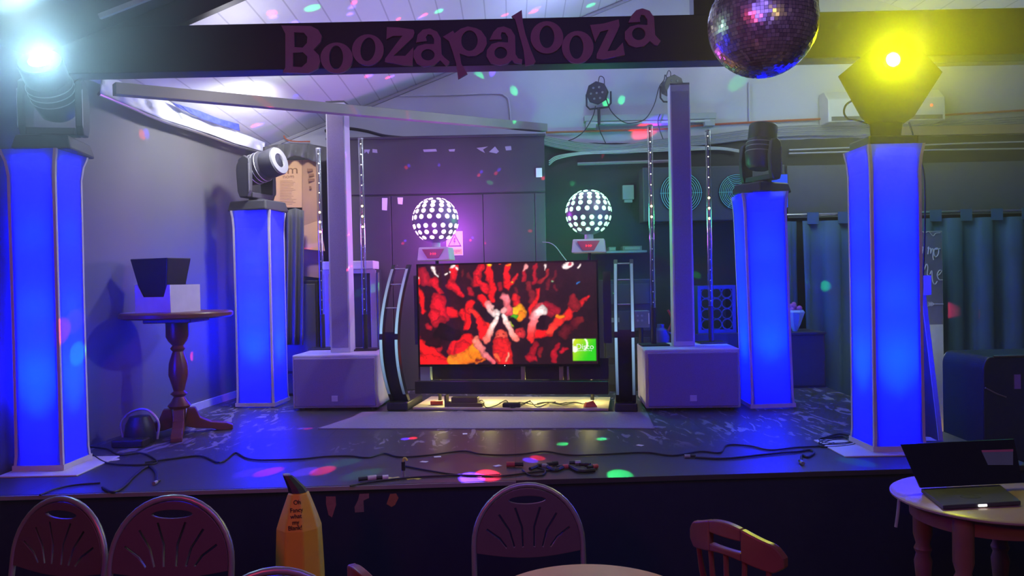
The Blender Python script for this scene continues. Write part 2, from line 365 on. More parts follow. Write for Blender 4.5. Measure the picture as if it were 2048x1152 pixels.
# plastic strip high on the rafter board
a = P(197,32,4.0); b = P(300,-8,4.0); dd = (b-a).normalized(); w_ = Vector((-dd.z,0,dd.x))*.013
tag(MB().frustum([a-w_, b-w_, b+w_, a+w_], [a-w_+Vector((0,.02,0)), b-w_+Vector((0,.02,0)), b+w_+Vector((0,.02,0)), a+w_+Vector((0,.02,0))]).build('trunking_strip', mat('grey_strip', (.3,.33,.3), .6)), 'pale plastic strip slanting up the dark board at top left', 'strip')
a = P(84,6,3.87); 
# ================================================================== LIT SCRIM PODIUMS
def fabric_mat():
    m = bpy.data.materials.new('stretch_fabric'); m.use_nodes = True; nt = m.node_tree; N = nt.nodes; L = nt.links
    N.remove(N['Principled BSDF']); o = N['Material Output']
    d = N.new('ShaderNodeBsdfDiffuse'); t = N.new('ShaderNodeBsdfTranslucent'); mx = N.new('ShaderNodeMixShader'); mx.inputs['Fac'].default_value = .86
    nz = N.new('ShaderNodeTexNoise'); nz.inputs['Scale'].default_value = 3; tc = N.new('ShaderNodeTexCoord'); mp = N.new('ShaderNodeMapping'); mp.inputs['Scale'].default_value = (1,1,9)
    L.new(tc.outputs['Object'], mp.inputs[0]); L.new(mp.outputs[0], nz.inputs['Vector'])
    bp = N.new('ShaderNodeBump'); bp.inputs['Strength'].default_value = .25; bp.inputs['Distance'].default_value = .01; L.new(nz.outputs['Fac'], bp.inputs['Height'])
    d.inputs['Color'].default_value = (.40,.40,.46,1); t.inputs['Color'].default_value = (.25,.32,.88,1)  # white cloth; the blue LED light is put into its translucent colour
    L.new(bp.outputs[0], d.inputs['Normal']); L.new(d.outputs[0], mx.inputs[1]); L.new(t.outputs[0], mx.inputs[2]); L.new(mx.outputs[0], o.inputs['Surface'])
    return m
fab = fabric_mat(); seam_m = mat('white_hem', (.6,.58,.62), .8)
def podium(loc, rz, w, h, label, plate=None, flare=0.0, tilt=0, tilty=0, power=60, droop=False):
    t = thing('light_podium', label, 'podium', loc, rz, 'blue lit scrim podiums'); t.rotation_euler = (tilty, tilt, rz)
    hw = w/2
    if plate:
        MB().box(plate[0], plate[1], plate[2], plate[3], 0, .008).build('base_plate', white, t, bevel=.003)
    m = MB(); tr = MB()
    for i, (sx, sy) in enumerate(((-1,-1),(1,-1),(1,1),(-1,1))):
        MB().cyl((sx*(hw-.022), sy*(hw-.022), .009), (sx*(hw-.022), sy*(hw-.022), h-.012), .016, n=10).build('truss_tube', silver, t, smooth=True)
    MB().box(-hw, hw, -hw, hw, h-.01, h).build('top_plate', white, t, bevel=.003)
    # fabric: 4 walls, subdivided, flaring at head and foot
    prof = [(0, .008), (.03,.004), (.08,.0)] + [(z, -.002*sin(PI*(z-.08)/(h-.3))) for z in [.08+(h-.3)*k/14 for k in range(1,14)]] + [(h-.14, 0), (h-.06, flare*.35), (h-.02, flare*.8), (h+.004, flare)]
    rs = []
    for z, e in prof:
        a = hw+.004+e; r = []
        for k in range(4):
            p0 = ((-a,-a),(a,-a),(a,a),(-a,a))[k]; p1 = ((a,-a),(a,a),(-a,a),(-a,-a))[k]
            for s in range(6):
                f = s/6; bow = 1-.012*sin(PI*f) if .1 < z < h-.1 else 1
                r.append(((p0[0]*(1-f)+p1[0]*f)*bow, (p0[1]*(1-f)+p1[1]*f)*bow, .01+z))
        rs.append(r)
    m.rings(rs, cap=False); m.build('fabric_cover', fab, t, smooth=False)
    for sx, sy in ((-1,-1),(1,-1),(1,1),(-1,1)):
        s = MB(); rs = []
        for z, e in prof:
            a = hw+.0065+e; b = .016
            rs.append([(sx*(a-b), sy*a, .01+z), (sx*a, sy*a, .01+z), (sx*a, sy*(a-b), .01+z), (sx*(a-.002), sy*(a-b), .01+z), (sx*(a-.002), sy*(a-.002), .01+z), (sx*(a-b), sy*(a-.002), .01+z)])
        s.rings(rs); s.build('corner_seam', seam_m, t)
    a = hw+.007; zt = .01
    hm = MB()
    for z0_, z1_, e in ((.0,.03,.008),):
        for s_ in range(4):
            Mz = Matrix.Rotation(s_*PI/2, 4, 'Z'); hm.box(-a-e, a+e, -a-e-.002, -a-e+.001, z0_+.009, z1_+.009, Mz)
    hm.build('hem', seam_m, t)
    # the LED uplighter standing inside
    MB().lathe([(.0001,.012),(.055,.012),(.06,.02),(.06,.06),(.05,.065),(.0001,.065)]).build('uplighter', black, t, smooth=True)
    for (z, sz, pw, rx) in ((.09, 62, power, 0), (h*.32, 150, power*.035, 0), (h*.52, 150, power*.024, 0), (h*.75, 150, power*.018, 0)):  # spot is the uplighter; points above it are added to spread the glow
        ld = bpy.data.lights.new('podium_blue_light', 'SPOT' if z < .2 else 'POINT'); ld.color = (0.0, .0042, 1); ld.energy = pw
        if z < .2: ld.spot_size = R(sz); ld.spot_blend = 1
        ld.shadow_soft_size = .03 if z < .2 else .09
        l = bpy.data.objects.new('podium_blue_light', ld); C.objects.link(l); l.parent = t; l.location = (0,0,z); l.rotation_euler = (PI, 0, 0)
    return t
podium((-2.615, 4.235, SZ), 0, .25, 1.755, 'tall blue glowing fabric podium at far left by the stage front edge', plate=(-.16,.27,-.24,.2), flare=.026, power=1300)
podium((2.125, 4.275, SZ), 0, .27, 1.69, 'tall blue glowing fabric podium at far right by the stage front edge', plate=(-.34,.2,-.22,.2), flare=.016, power=1300)
podium((-2.105, 6.28, SZ), R(-5), .30, 1.60, 'shorter blue glowing podium at rear left carrying the angled moving head', flare=.012, power=1300)
podium((1.93, 5.73, SZ), R(-2), .30, 1.60, 'shorter blue glowing podium at rear right, leaning a little left', flare=.014, tilt=R(-1.2), power=1300)

# ================================================================== PA: subwoofers and columns
pa_white = mat('cabinet_white', (.50,.48,.54), .5, var=.05); grille_m = mat('grille_cloth', (.24,.19,.30), .75, scale=160, var=.2)
def sub(loc, rz, w, h, dp, label):
    t = thing('subwoofer', label, 'subwoofer', loc, rz, 'white landscape subwoofers')
    m = MB().box(-w/2, w/2, .02, dp, .02, h); m.build('cabinet', pa_white, t, bevel=.012)
    gr = MB().box(-w/2+.02, w/2-.02, .001, .0195, .035, h-.025).build('grille', grille_m, t, bevel=.008)
    MB().box(-.025, .025, -.004, .0005, .075, .12).build('badge', mat('badge', (.62,.6,.66), .4), gr, bevel=.004)
    for sx in (-1,1):
        for y in (.06, dp-.06): MB().cyl((sx*(w/2-.06), y, 0), (sx*(w/2-.06), y, .02), .018).build('foot', black, t)
    return t
sub((-1.41, 5.88, SZ), R(-4), .69, .44, .66, 'white subwoofer left of the video screen, standing beside the curved left arch')
sub((1.325, 5.54, SZ), R(-4), .70, .46, .60, 'white subwoofer right of the video screen, standing beside the curved right arch')
def column(loc, rz, w, h, label):
    t = thing('column_speaker', label, 'speaker', loc, rz, 'tall white column speakers')
    m = MB(); b = [(-w/2-.006,0,0),(w/2+.006,0,0),(w/2+.006,.15,0),(-w/2-.006,.15,0)]; u = [(-w/2,0,h),(w/2,0,h),(w/2,.14,h),(-w/2,.14,h)]
    m.frustum(b, u); m.build('housing', pa_white, t, bevel=.006)
    MB().box(-w/2+.010, w/2-.010, -.004, -.0005, .04, h-.05).build('grille', grille_m, t, bevel=.002)
    MB().box(-w/2, w/2, 0, .14, h+.0005, h+.014).build('top_cap', dgrey, t, bevel=.003)
    return t
column((P(681,700,6.08).x, 6.08, SZ+.44), R(-4), .155, P(668,205,6.08).z-(SZ+.44), 'tall white column speaker standing on the left subwoofer, crossed by the timber')
column((P(1369,690,5.78).x, 5.78, SZ+.46), R(-4), .150, P(1363,169,5.78).z-(SZ+.46), 'tall white column speaker standing on the right subwoofer, hiding a wall lamp')

# ================================================================== LED TUBES
dot_w = emis('led_white', (1,.95,.8), 4); dot_y = emis('led_warm', (1,.78,.25), 14); dot_d = emis('led_dim', (.7,.75,1), .6)
def led_tube(pxb, pyb, pytop, Y, zb, label, lit):
    bp = P(pxb, pyb, Y); x = bp.x; ztop = P(pxb, pytop, Y).z
    t = thing('led_tube_light', label, 'light', (x, Y, zb), 0, 'clear LED tube lights on black poles')
    MB().box(-.11,.11,-.09,.09,0,.014).build('base_plate', black, t, bevel=.006)
    h = ztop-zb; hp = .30
    MB().cyl((0,0,.014),(0,0,hp),.021).build('pole', black, t, smooth=True)
    m = MB(); m.lathe([(.022,hp),(.022,h)], n=20, cap=False); m.build('glass_tube', tubeglass, t, smooth=True)
    MB().box(-.004,.004,.010,.014,hp,h-.005).build('led_strip', dgrey, t)
    MB().cyl((0,0,h-.001),(0,0,h+.008),.023).build('end_cap', silver, t, smooth=True)
    n = 17
    for k in range(n):
        z = hp+.04+(h-hp-.08)*k/(n-1); py = 576-0
        wz = zb+z
        ppy = 560 - (wz-1.6)/Y*F
        if ppy > 458: mm, rr = dot_d, .004
        elif ppy > 402: mm, rr = dot_y, .0085
        else: mm, rr = dot_w, .0045
        MB().sphere((0,-.004,z), rr, 8, 6).build('led_dot', mm, t, smooth=True)
    return t
led_tube(646, 695, 298, 6.42, SZ+.44, 'LED tube light left of the left column speaker, furthest left of four', 1)
led_tube(731, 700, 278, 6.26, SZ+.44, 'LED tube light just right of the left column speaker', 1)
led_tube(1308, 695, 252, 5.92, SZ+.46, 'LED tube light just left of the right column speaker', 1)
led_tube(1423, 690, 262, 6.02, SZ+.46, 'LED tube light right of the right column speaker, furthest right of four', 1)

# ================================================================== VIDEO BOOTH
BY = R(-9); BO = Vector((-.03, 5.83, SZ))
bt = thing('video_booth', 'curved black arch booth frame with light strips holding the big video screen', 'booth', BO, BY)
def arcp(t):   # t 0..1 along the arch, returns (y,z)
    z = 0.02+1.12*t; return (-.42*math.sin(PI*min(1, t*.86+.10))**.9 + .10, z)
ledstrip = bpy.data.materials.new('cool_light_strip'); ledstrip.use_nodes = True
_n = ledstrip.node_tree; _b = _n.nodes['Principled BSDF']; _g = _n.nodes.new('ShaderNodeTexCoord'); _s = _n.nodes.new('ShaderNodeSeparateXYZ'); _n.links.new(_g.outputs['Object'], _s.inputs[0])
_m = _n.nodes.new('ShaderNodeMath'); _m.operation = 'SUBTRACT'; _m.inputs[1].default_value = .60; _n.links.new(_s.outputs['Z'], _m.inputs[0])
_a = _n.nodes.new('ShaderNodeMath'); _a.operation = 'ABSOLUTE'; _n.links.new(_m.outputs[0], _a.inputs[0])
_r = _n.nodes.new('ShaderNodeMapRange'); _r.inputs['From Min'].default_value = 0; _r.inputs['From Max'].default_value = .48; _r.inputs['To Min'].default_value = .62; _r.inputs['To Max'].default_value = .05; _n.links.new(_a.outputs[0], _r.inputs['Value'])
_b.inputs['Base Color'].default_value = (.3,.35,.37,1); _b.inputs['Emission Color'].default_value = (.42,.80,.95,1); _n.links.new(_r.outputs[0], _b.inputs['Emission Strength'])
for sx in (-1, 1):
    cx = sx*.87+.01*(sx+1)
    for e in (-1, 1):
        m = MB(); rs = []
        for k in range(25):
            y, z = arcp(k/24); rs.append([(cx+e*.06-.014, y, z),(cx+e*.06+.014, y, z),(cx+e*.06+.014, y+.055, z),(cx+e*.06-.014, y+.055, z)])
        m.rings(rs).build('side_rail', black, bt)
        for a0, a1 in ((.10,.49),(.53,.97)):
            m = MB(); rs = []
            for k in range(15):
                y, z = arcp(a0+(a1-a0)*k/14); rs.append([(cx+e*.06-.010, y-.006, z),(cx+e*.06+.010, y-.006, z),(cx+e*.06+.010, y-.0005, z),(cx+e*.06-.010, y-.0005, z)])
            m.rings(rs).build('light_strip', ledstrip, bt)
    m = MB(); rs = []
    for k in range(25):
        y, z = arcp(.02+.52*k/24); rs.append([(cx-.0455, y+.014, z),(cx+.0455, y+.014, z),(cx+.0455, y+.022, z),(cx-.0455, y+.022, z)])
    m.rings(rs).build('arch_panel', black, bt)
    for tt in (.70,.86,.97):
        y, z = arcp(tt); MB().cyl((cx-.0455, y+.02, z), (cx+.0455, y+.02, z), .006).build('rung', silver, bt, smooth=True)
    MB().box(cx-.085, cx+.085, -.15, .28, 0, .07).build('foot', black, bt, bevel=.012)
    MB().box(cx-sx*.10-.06 if sx > 0 else cx+.10, cx-.10 if sx > 0 else cx+.22, .04, .05, .50, 1.05).build('side_panel', dgrey, bt)
MB().box(-.76, .76, -.03, .05, .115, .215).build('lower_rail', black, bt, bevel=.006)
MB().box(-.76, .76, .09, .11, .2155, .38).build('back_panel', mat('booth_panel', (.03,.02,.028), .6), bt)
for x in (.095, .395): MB().box(x-.016, x+.016, .05, .0895, .2155, .36).build('upright', mat('yellow_lit_post', (.45,.42,.22), .5), bt)  # yellow light from under the booth put into the post colour
MB().box(.44, .455, .05, .0895, .2155, .36).build('upright', silver, bt)
MB().box(-.76, .76, -.10, .45, .004, .022).build('base_board', mat('cream_board', (.62,.52,.30), .6), bt, bevel=.003)
for x in (-.35, .35): MB().box(x-.03, x+.03, .07, .0895, .38, 1.05).build('screen_post', blackm, bt)
MB().box(-.72, -.64, .0, .07, .2155, .36).build('bracket', mat('pale_plate', (.35,.42,.42), .5), bt)
# tangle under the booth
BM = Matrix.Translation(BO) @ Matrix.Rotation(BY, 4, 'Z')
def bl(x, y, z): return BM @ Vector((x, y, z))
for i, (x0, x1) in enumerate(((-.3,.15),(-.1,.35),(.05,.55),(.2,.62))):
    pts = [bl(x0+(x1-x0)*k/7, -.04+.10*sin(k*2.1+i)+.06*i*.5, .030+.025*(k%3==1)) for k in range(8)]
    cable('cable', 'black cable tangled on the cream board under the screen', pts, .004, cable_m, group='cables under the video booth')
tag(MB().box(-.045,.045,-.03,.03,0,.035).build('x', black), '')
bpy.data.objects.remove(bpy.data.objects['x'])
def place(o, p, rz=0): o.location = p; o.rotation_euler = (0,0,rz); return o
o = place(MB().box(-.07,.07,-.03,.03,0,.032).build('power_adapter', black, bevel=.006), bl(.02,-.06,.0225), BY); tag(o, 'small black power adapter on the cream board under the screen', 'adapter')
m = MB().box(-.20,-.185,-.05,.05,0,.09).box(-.185,.10,-.05,.05,0,.03).box(-.15,.06,-.03,.04,.0301,.07)
o = place(m.build('wooden_tray', mat('dark_wood_tray', (.10,.07,.03), .5), bevel=.003), bl(-.36,-.03,.0225), BY); tag(o, 'low dark wooden tray on the cream board under the screen', 'tray')
m = MB().frustum([(-.05,-.03,0),(.05,-.03,0),(.05,.03,0),(-.05,.03,0)], [(-.035,-.02,.035),(.02,-.02,.05),(.02,.02,.05),(-.035,.02,.035)])
o = place(m.build('orange_plug', mat('orange_plastic', (.8,.12,.03), .45), bevel=.006), bl(.62,-.03,.0225), BY+.3); tag(o, 'bright orange plug at the right end of the board under the screen', 'plug')
o = place(MB().box(-.05,.05,-.015,.015,0,.03).build('orange_plug', bpy.data.materials['orange_plastic'], bevel=.006), bl(-.60,.03,.0225), BY+.3); tag(o, 'dull orange plug at the left end of the board under the screen', 'plug')

# ---- television
TVY = -.02
tv = thing('television', 'large flat television showing a red-lit cheering crowd', 'television', BM @ Vector((-.015, TVY, 0)), BY)
tw = .712
cz_ = .735; hh = .405
MB().box(-tw, tw, .01, .05, cz_-hh, cz_+hh).build('tv_housing', black, tv, bevel=.006)
fr = MB()
for a in ((-tw,tw,cz_-hh,cz_-hh+.018),(-tw,tw,cz_+hh-.012,cz_+hh),(-tw,-tw+.012,cz_-hh+.018,cz_+hh-.012),(tw-.012,tw,cz_-hh+.018,cz_+hh-.012)):
    fr.box(a[0], a[1], -.004, .0098, a[2], a[3])
fr.build('bezel', mat('gloss_black', (.01,.01,.012), .2), tv)
# picture
NX, NY = 300, 168
uu, vv = np.meshgrid((np.arange(NX)+.5)/NX, (np.arange(NY)+.5)/NY)
rng = np.random.RandomState(3)
def vnoise(sx, sy, seed):
    r = np.random.RandomState(seed).rand(sy+2, sx+2); X = uu*sx; Y = vv*sy; xi = X.astype(int); yi = Y.astype(int); fx = X-xi; fy_ = Y-yi
    fx = fx*fx*(3-2*fx); fy_ = fy_*fy_*(3-2*fy_)
    return (r[yi,xi]*(1-fx)+r[yi,xi+1]*fx)*(1-fy_)+(r[yi+1,xi]*(1-fx)+r[yi+1,xi+1]*fx)*fy_
wx = (vnoise(14,9,1)-.5)*46+(vnoise(40,24,2)-.5)*26+(vnoise(90,50,12)-.5)*12; wy = (vnoise(14,9,5)-.5)*46+(vnoise(40,24,6)-.5)*26+(vnoise(90,50,16)-.5)*12
XX = 70+uu*1790+wx; YY = 85+vv*1000+wy
img = np.zeros((NY, NX, 3)); bgn = vnoise(8,6,9)
img[:] = np.array([30,8,22]); img[...,0] += 18*bgn*(1-uu*.6); img[...,1] += 8*uu
def cap_(x0,y0,x1,y1,r0,r1,c0,c1=None,soft=9,op=1.0):
    global img
    dx, dy = x1-x0, y1-y0; L2 = dx*dx+dy*dy+1e-6
    t = np.clip(((XX-x0)*dx+(YY-y0)*dy)/L2, 0, 1); d = np.hypot(XX-(x0+t*dx), YY-(y0+t*dy)); r = r0+(r1-r0)*t
    a = np.clip((r-d)/soft+.5, 0, 1)*op; c0 = np.array(c0, float); c1 = np.array(c1 if c1 else c0, float)
    col = c0*(1-t[...,None])+c1*t[...,None]
    sh = np.clip(1.0-(d/np.maximum(r,1))**2*.35, 0, 1)[...,None]
    img = img*(1-a[...,None])+col*sh*a[...,None]
Rd=(240,22,24); DR=(165,18,34); DD=(95,20,30); W=(255,232,228); Pk=(245,125,130); O=(250,130,15); Ye=(250,195,25); G=(70,170,30)
for a in [(60,200,105,560,34,26,Rd),(110,150,160,250,55,60,DR),(215,230,285,350,45,30,(205,18,34)),(430,130,405,280,42,40,Rd,(200,18,34)),(405,280,510,380,45,28,(215,18,34)),
 (520,150,530,200,22,14,DD),(595,310,605,360,28,32,DR),(590,180,660,290,14,20,DD),(700,120,690,260,46,44,(205,20,32)),(690,220,775,340,35,30,(215,22,30)),(790,110,825,420,26,34,Rd),(980,105,985,330,26,34,Rd),(985,335,1045,270,32,28,Rd),(1045,260,1100,195,26,20,(200,30,34)),
 (905,300,905,330,36,36,DR),(1165,150,1160,250,18,20,DR),(1265,100,1262,290,17,20,DR),(1375,150,1300,290,16,22,(150,30,34)),(1450,190,1430,280,14,18,DD),(1210,280,1215,450,28,36,(120,26,34)),(1390,270,1380,350,28,22,DD),(1460,330,1480,370,16,20,DD),(1085,340,1085,370,24,28,DD),
 (250,440,300,610,72,80,(205,18,34)),(400,540,420,560,55,60,Rd),(225,560,250,600,60,60,(210,20,36)),(165,690,180,690,36,30,DR),(300,640,250,660,50,40,DR),
 (520,560,540,600,42,44,Rd),(570,600,555,720,36,34,Rd),(605,470,600,540,44,40,Rd),(620,540,780,710,24,26,(250,45,30)),(700,660,745,810,55,60,Rd),(700,400,775,500,42,38,Rd),
 (1230,520,1290,370,32,20,(215,26,28)),(1205,570,1240,470,22,26,(225,26,28)),
 (1050,430,1060,480,44,42,(200,26,28)),(1020,560,1100,560,52,66,Ye,(250,150,20)),(1110,600,1100,630,50,36,O),(1052,610,1040,640,34,26,G),(1030,680,1035,700,22,16,(170,190,25)),
 (1105,760,1100,790,48,52,(195,40,45)),
 (1400,560,1300,540,70,60,(160,24,40),(200,60,70)),(1360,510,1460,560,30,40,(150,20,36)),
 (1225,800,1370,780,46,44,Rd),(1370,765,1640,545,44,42,(250,60,40),(225,26,26)),(1640,545,1770,440,34,16,(200,28,28)),(1600,430,1650,520,26,50,(130,24,30)),(1490,605,1530,605,22,16,O),
 (1190,850,1240,620,36,34,(240,40,34),Pk),(1240,600,1310,570,44,52,Pk,W),
 (1650,690,1700,670,70,30,DD,(120,28,30)),(1540,790,1570,760,58,60,DD),(1240,900,1195,1030,36,34,DR),(1300,950,1290,1000,26,24,(130,22,30)),(1455,930,1430,1050,26,30,DR),(1530,950,1560,940,26,20,DR),(1180,1030,1240,1040,30,24,DR),
 (780,470,860,570,40,48,(235,120,120),W),(770,850,860,615,40,28,(250,110,95),W),(1040,840,948,600,38,26,(250,120,105),W),(940,420,985,580,42,38,(240,120,130),(215,70,80)),(932,560,938,520,30,26,(250,160,160)),
 (910,780,905,830,48,50,(225,75,60)),(905,900,930,1060,80,95,(225,30,30)),(860,980,870,1060,24,20,(250,90,50)),(960,960,960,1040,12,12,(250,150,120)),
 (100,900,300,1080,80,80,Rd),(60,1040,400,1100,70,60,Rd),(450,920,560,880,95,85,Rd),(520,950,520,960,90,90,Rd),(400,1050,650,1010,66,72,O,(250,110,20)),(640,940,620,990,50,60,O),(660,870,720,980,46,40,(245,120,100),Pk),(730,980,800,1070,42,34,Pk,(235,90,100)),
 (640,1060,680,1030,10,10,(120,20,20)),(260,920,260,930,34,30,DR),
 (225,115,262,200,20,5,W),(410,115,420,110,22,20,W),(450,130,460,140,14,10,W),(330,175,335,175,12,12,W),(378,165,380,165,12,12,W),(1165,105,1160,150,24,8,(240,150,150)),(1352,90,1345,150,16,4,W),(1545,150,1590,100,22,34,W),(1585,105,1590,100,14,14,(200,60,80)),(1690,132,1728,92,11,5,W),(800,110,790,112,16,16,Ye),(860,97,900,97,7,7,(220,60,60)),(968,100,998,98,9,9,O),(1040,265,1046,270,12,12,Ye),(55,190,58,205,9,9,W),(1670,290,1695,285,9,9,(40,120,205)),(1430,290,1432,292,8,8,(150,200,150))]:
    cap_(*a)
for a in [(895,775,896,777,6,6,(120,20,20)),(925,775,926,777,6,6,(120,20,20)),(910,812,915,813,8,8,(150,25,25)),(1090,765,1092,765,5,5,(90,15,20)),(1115,765,1116,765,5,5,(90,15,20)),(835,520,860,520,5,5,(210,120,120)),(1040,660,1080,690,30,40,(22,8,16)),(740,560,740,600,32,26,(30,8,16)),(640,700,630,720,38,34,(40,10,20)),(1300,660,1290,700,34,30,(30,8,16)),(300,760,450,800,80,60,(28,8,18)),(180,860,230,850,40,60,(40,8,18))]:
    cap_(*a)
img = img*(.80+.25*vnoise(110,64,31)+.22*vnoise(30,18,32))[...,None]; img[...,0] = np.maximum(img[...,0], 0)
# corner logo
lx = (70+uu*1790-1617)/223; ly = (85+vv*1000-838)/217; lm = ((lx>0)&(lx<1)&(ly>0)&(ly<1))[...,None]
g_ = np.clip(lx*.9+ly*.5, 0, 1)[...,None]; lc = np.array([215,210,30])*(1-g_)+np.array([40,190,20])*g_
rr_ = np.hypot(lx-.3, ly-.25); lc = np.where((np.abs(rr_-.33)<.035)[...,None]&(ly<.5)[...,None], np.array([240,245,220]), lc)
rr_ = np.hypot(lx-.08, ly-.48); lc = np.where((rr_<.13)[...,None], np.array([235,240,215]), lc)
img = np.where(lm, lc, img)
def to_lin(a): a = np.clip(a, 0, 255)/255; return np.where(a <= .04045, a/12.92, ((a+.055)/1.055)**2.4)
lin = to_lin(img)
xs = np.linspace(-tw+.012, tw-.012, NX+1); zs = np.linspace(cz_+hh-.012, cz_-hh+.018, NY+1)
gx, gz = np.meshgrid(xs, zs); vs = np.stack([gx.ravel(), np.full(gx.size, .009), gz.ravel()], 1)
idx = np.arange((NX+1)*(NY+1)).reshape(NY+1, NX+1)
fs = np.stack([idx[1:,:-1].ravel(), idx[1:,1:].ravel(), idx[:-1,1:].ravel(), idx[:-1,:-1].ravel()], 1)
me = bpy.data.meshes.new('screen'); me.from_pydata(vs.tolist(), [], fs.tolist())
ca = me.color_attributes.new('pic', 'FLOAT_COLOR', 'POINT')
pad = np.zeros((NY+1, NX+1, 4)); pad[...,3] = 1; cnt = np.zeros((NY+1, NX+1, 1))
for dy in (0,1):
    for dx in (0,1): pad[dy:NY+dy, dx:NX+dx, :3] += lin; cnt[dy:NY+dy, dx:NX+dx] += 1
pad[...,:3] /= cnt
ca.data.foreach_set('color', pad.reshape(-1).astype(np.float32))
sm = bpy.data.materials.new('lit_screen'); sm.use_nodes = True; _n = sm.node_tree; _b = _n.nodes['Principled BSDF']
_c = _n.nodes.new('ShaderNodeVertexColor'); _c.layer_name = 'pic'; _b.inputs['Base Color'].default_value = (.01,.01,.01,1); _b.inputs['Roughness'].default_value = .25
_n.links.new(_c.outputs['Color'], _b.inputs['Emission Color']); _b.inputs['Emission Strength'].default_value = 1.35
sm.cycles.emission_sampling = 'NONE'
me.materials.append(sm); so = bpy.data.objects.new('screen', me); C.objects.link(so); so.parent = tv
def scr(X, Y): return (-tw+.012+(X-70)/1790*(2*tw-.024), cz_+hh-.012-(Y-85)/1000*(2*hh-.03))
wh_e = emis('screen_white', (.95,.95,.95), .9)
lx_, lz_ = scr(1735, 918)
text('caption', 'Disco', .058, wh_e, Matrix.Translation((lx_, .006, lz_)) @ UP, so, .001)
m = MB()
random.seed(5); x = 1665
while x < 1805:
    a = scr(x, 955); wdt = random.uniform(.004,.007); m.box(a[0], a[0]+wdt, .0060, .0068, a[1]-random.choice((.003,.005)), a[1]+.003); x += random.uniform(12,18)
m.build('caption', wh_e, so)
MB().sphere((-.02, -.006, cz_-hh+.008), .003, 8, 6).build('standby_light', emis('standby', (1,1,1), 4), tv)

# ================================================================== DISCO SPHERE LIGHTS
def sphere_light(c, r, tint, em, label, pink, stand_z, shell_c):
    t = thing('disco_sphere_light', label, 'light', (c.x, c.y, stand_z), BY, 'white disco sphere lights'); zc = c.z-stand_z
    shell = mat('sphere_shell_'+tint, shell_c, .4, var=.08); lens = mat('lens_'+tint, (.6,.6,.6), .3, em=em, es=1.6)
    MB().sphere((0,0,zc), r, 40, 24).build('sphere_shell', shell, t, smooth=True)
    lats = [(66,7,0),(50,11,.5),(37,13,0),(22,15,.5),(6.5,16,0),(-16,16,.5),(-33,14,0),(-50,10,.5)]
    lm_ = None
    for la, n, off in lats:
        for k in range(n):
            az = 2*PI*(k+off)/n; d = Vector((cos(R(la))*cos(az), cos(R(la))*sin(az), sin(R(la))))
            if d.y > .25: continue
            q = d.to_track_quat('Z', 'Y').to_matrix().to_4x4()
            m = MB().lathe([(r*.105,-.003),(r*.105,.003),(.0001,.0045)], Matrix.Translation(d*(r+.001)+Vector((0,0,zc))) @ q, 12); m.build('lens', lens, t, smooth=False)
    zb = zc-r
    MB().cyl((0,0,zb-.035),(0,0,zb+.02),.035).build('neck', pa_white, t, smooth=True)
    bw = .135; bh = .108
    m = MB().frustum([(-bw,-.10,zb-.035-bh),(bw,-.10,zb-.035-bh),(bw,.10,zb-.035-bh),(-bw,.10,zb-.035-bh)], [(-bw+.012,-.09,zb-.035),(bw-.012,-.09,zb-.035),(bw-.012,.09,zb-.035),(-bw+.012,.09,zb-.035)])
    cb_ = m.build('control_base', mat('base_grey_'+tint, (.55,.5,.56), .5), t, bevel=.008)
    m = MB().prism([(-.09,zb-.052),(.09,zb-.052),(.045,zb-.125),(-.045,zb-.125)], -.106, -.1005); m.build('control_panel', mat('red_panel_'+tint, (.30,.06,.10) if tint != 'green' else (.55,.07,.12), .4), cb_)
    rd = emis('red_digits', (1,.02,.05), 3)
    m = MB()
    for x in (-.02, 0, .016): m.box(x, x+.004, -.109, -.1065, zb-.098, zb-.082).box(x, x+.010, -.109, -.1065, zb-.092, zb-.088)
    m.build('display', rd, cb_)
    MB().cyl((0,.02,.02),(0,.02,zb-.035-bh), .014).build('stand_pole', blackm, t, smooth=True)
    MB().box(-.10,.10,-.08,.12,0,.02).build('stand_foot', blackm, t, bevel=.004)
    return t
cL = P(871,441,6.10); cR = P(1177,425,6.0)
sphere_light(cL, .184, 'pink', (1,.72,.95), 'disco sphere light with glowing pinkish white lenses, left of the pair', 1, SZ+.001, (.22,.12,.28))
sphere_light(cR, .180, 'green', (.45,1,.62), 'disco sphere light with glowing green lenses, right of the pair', 0, SZ+.001, (.13,.15,.16))

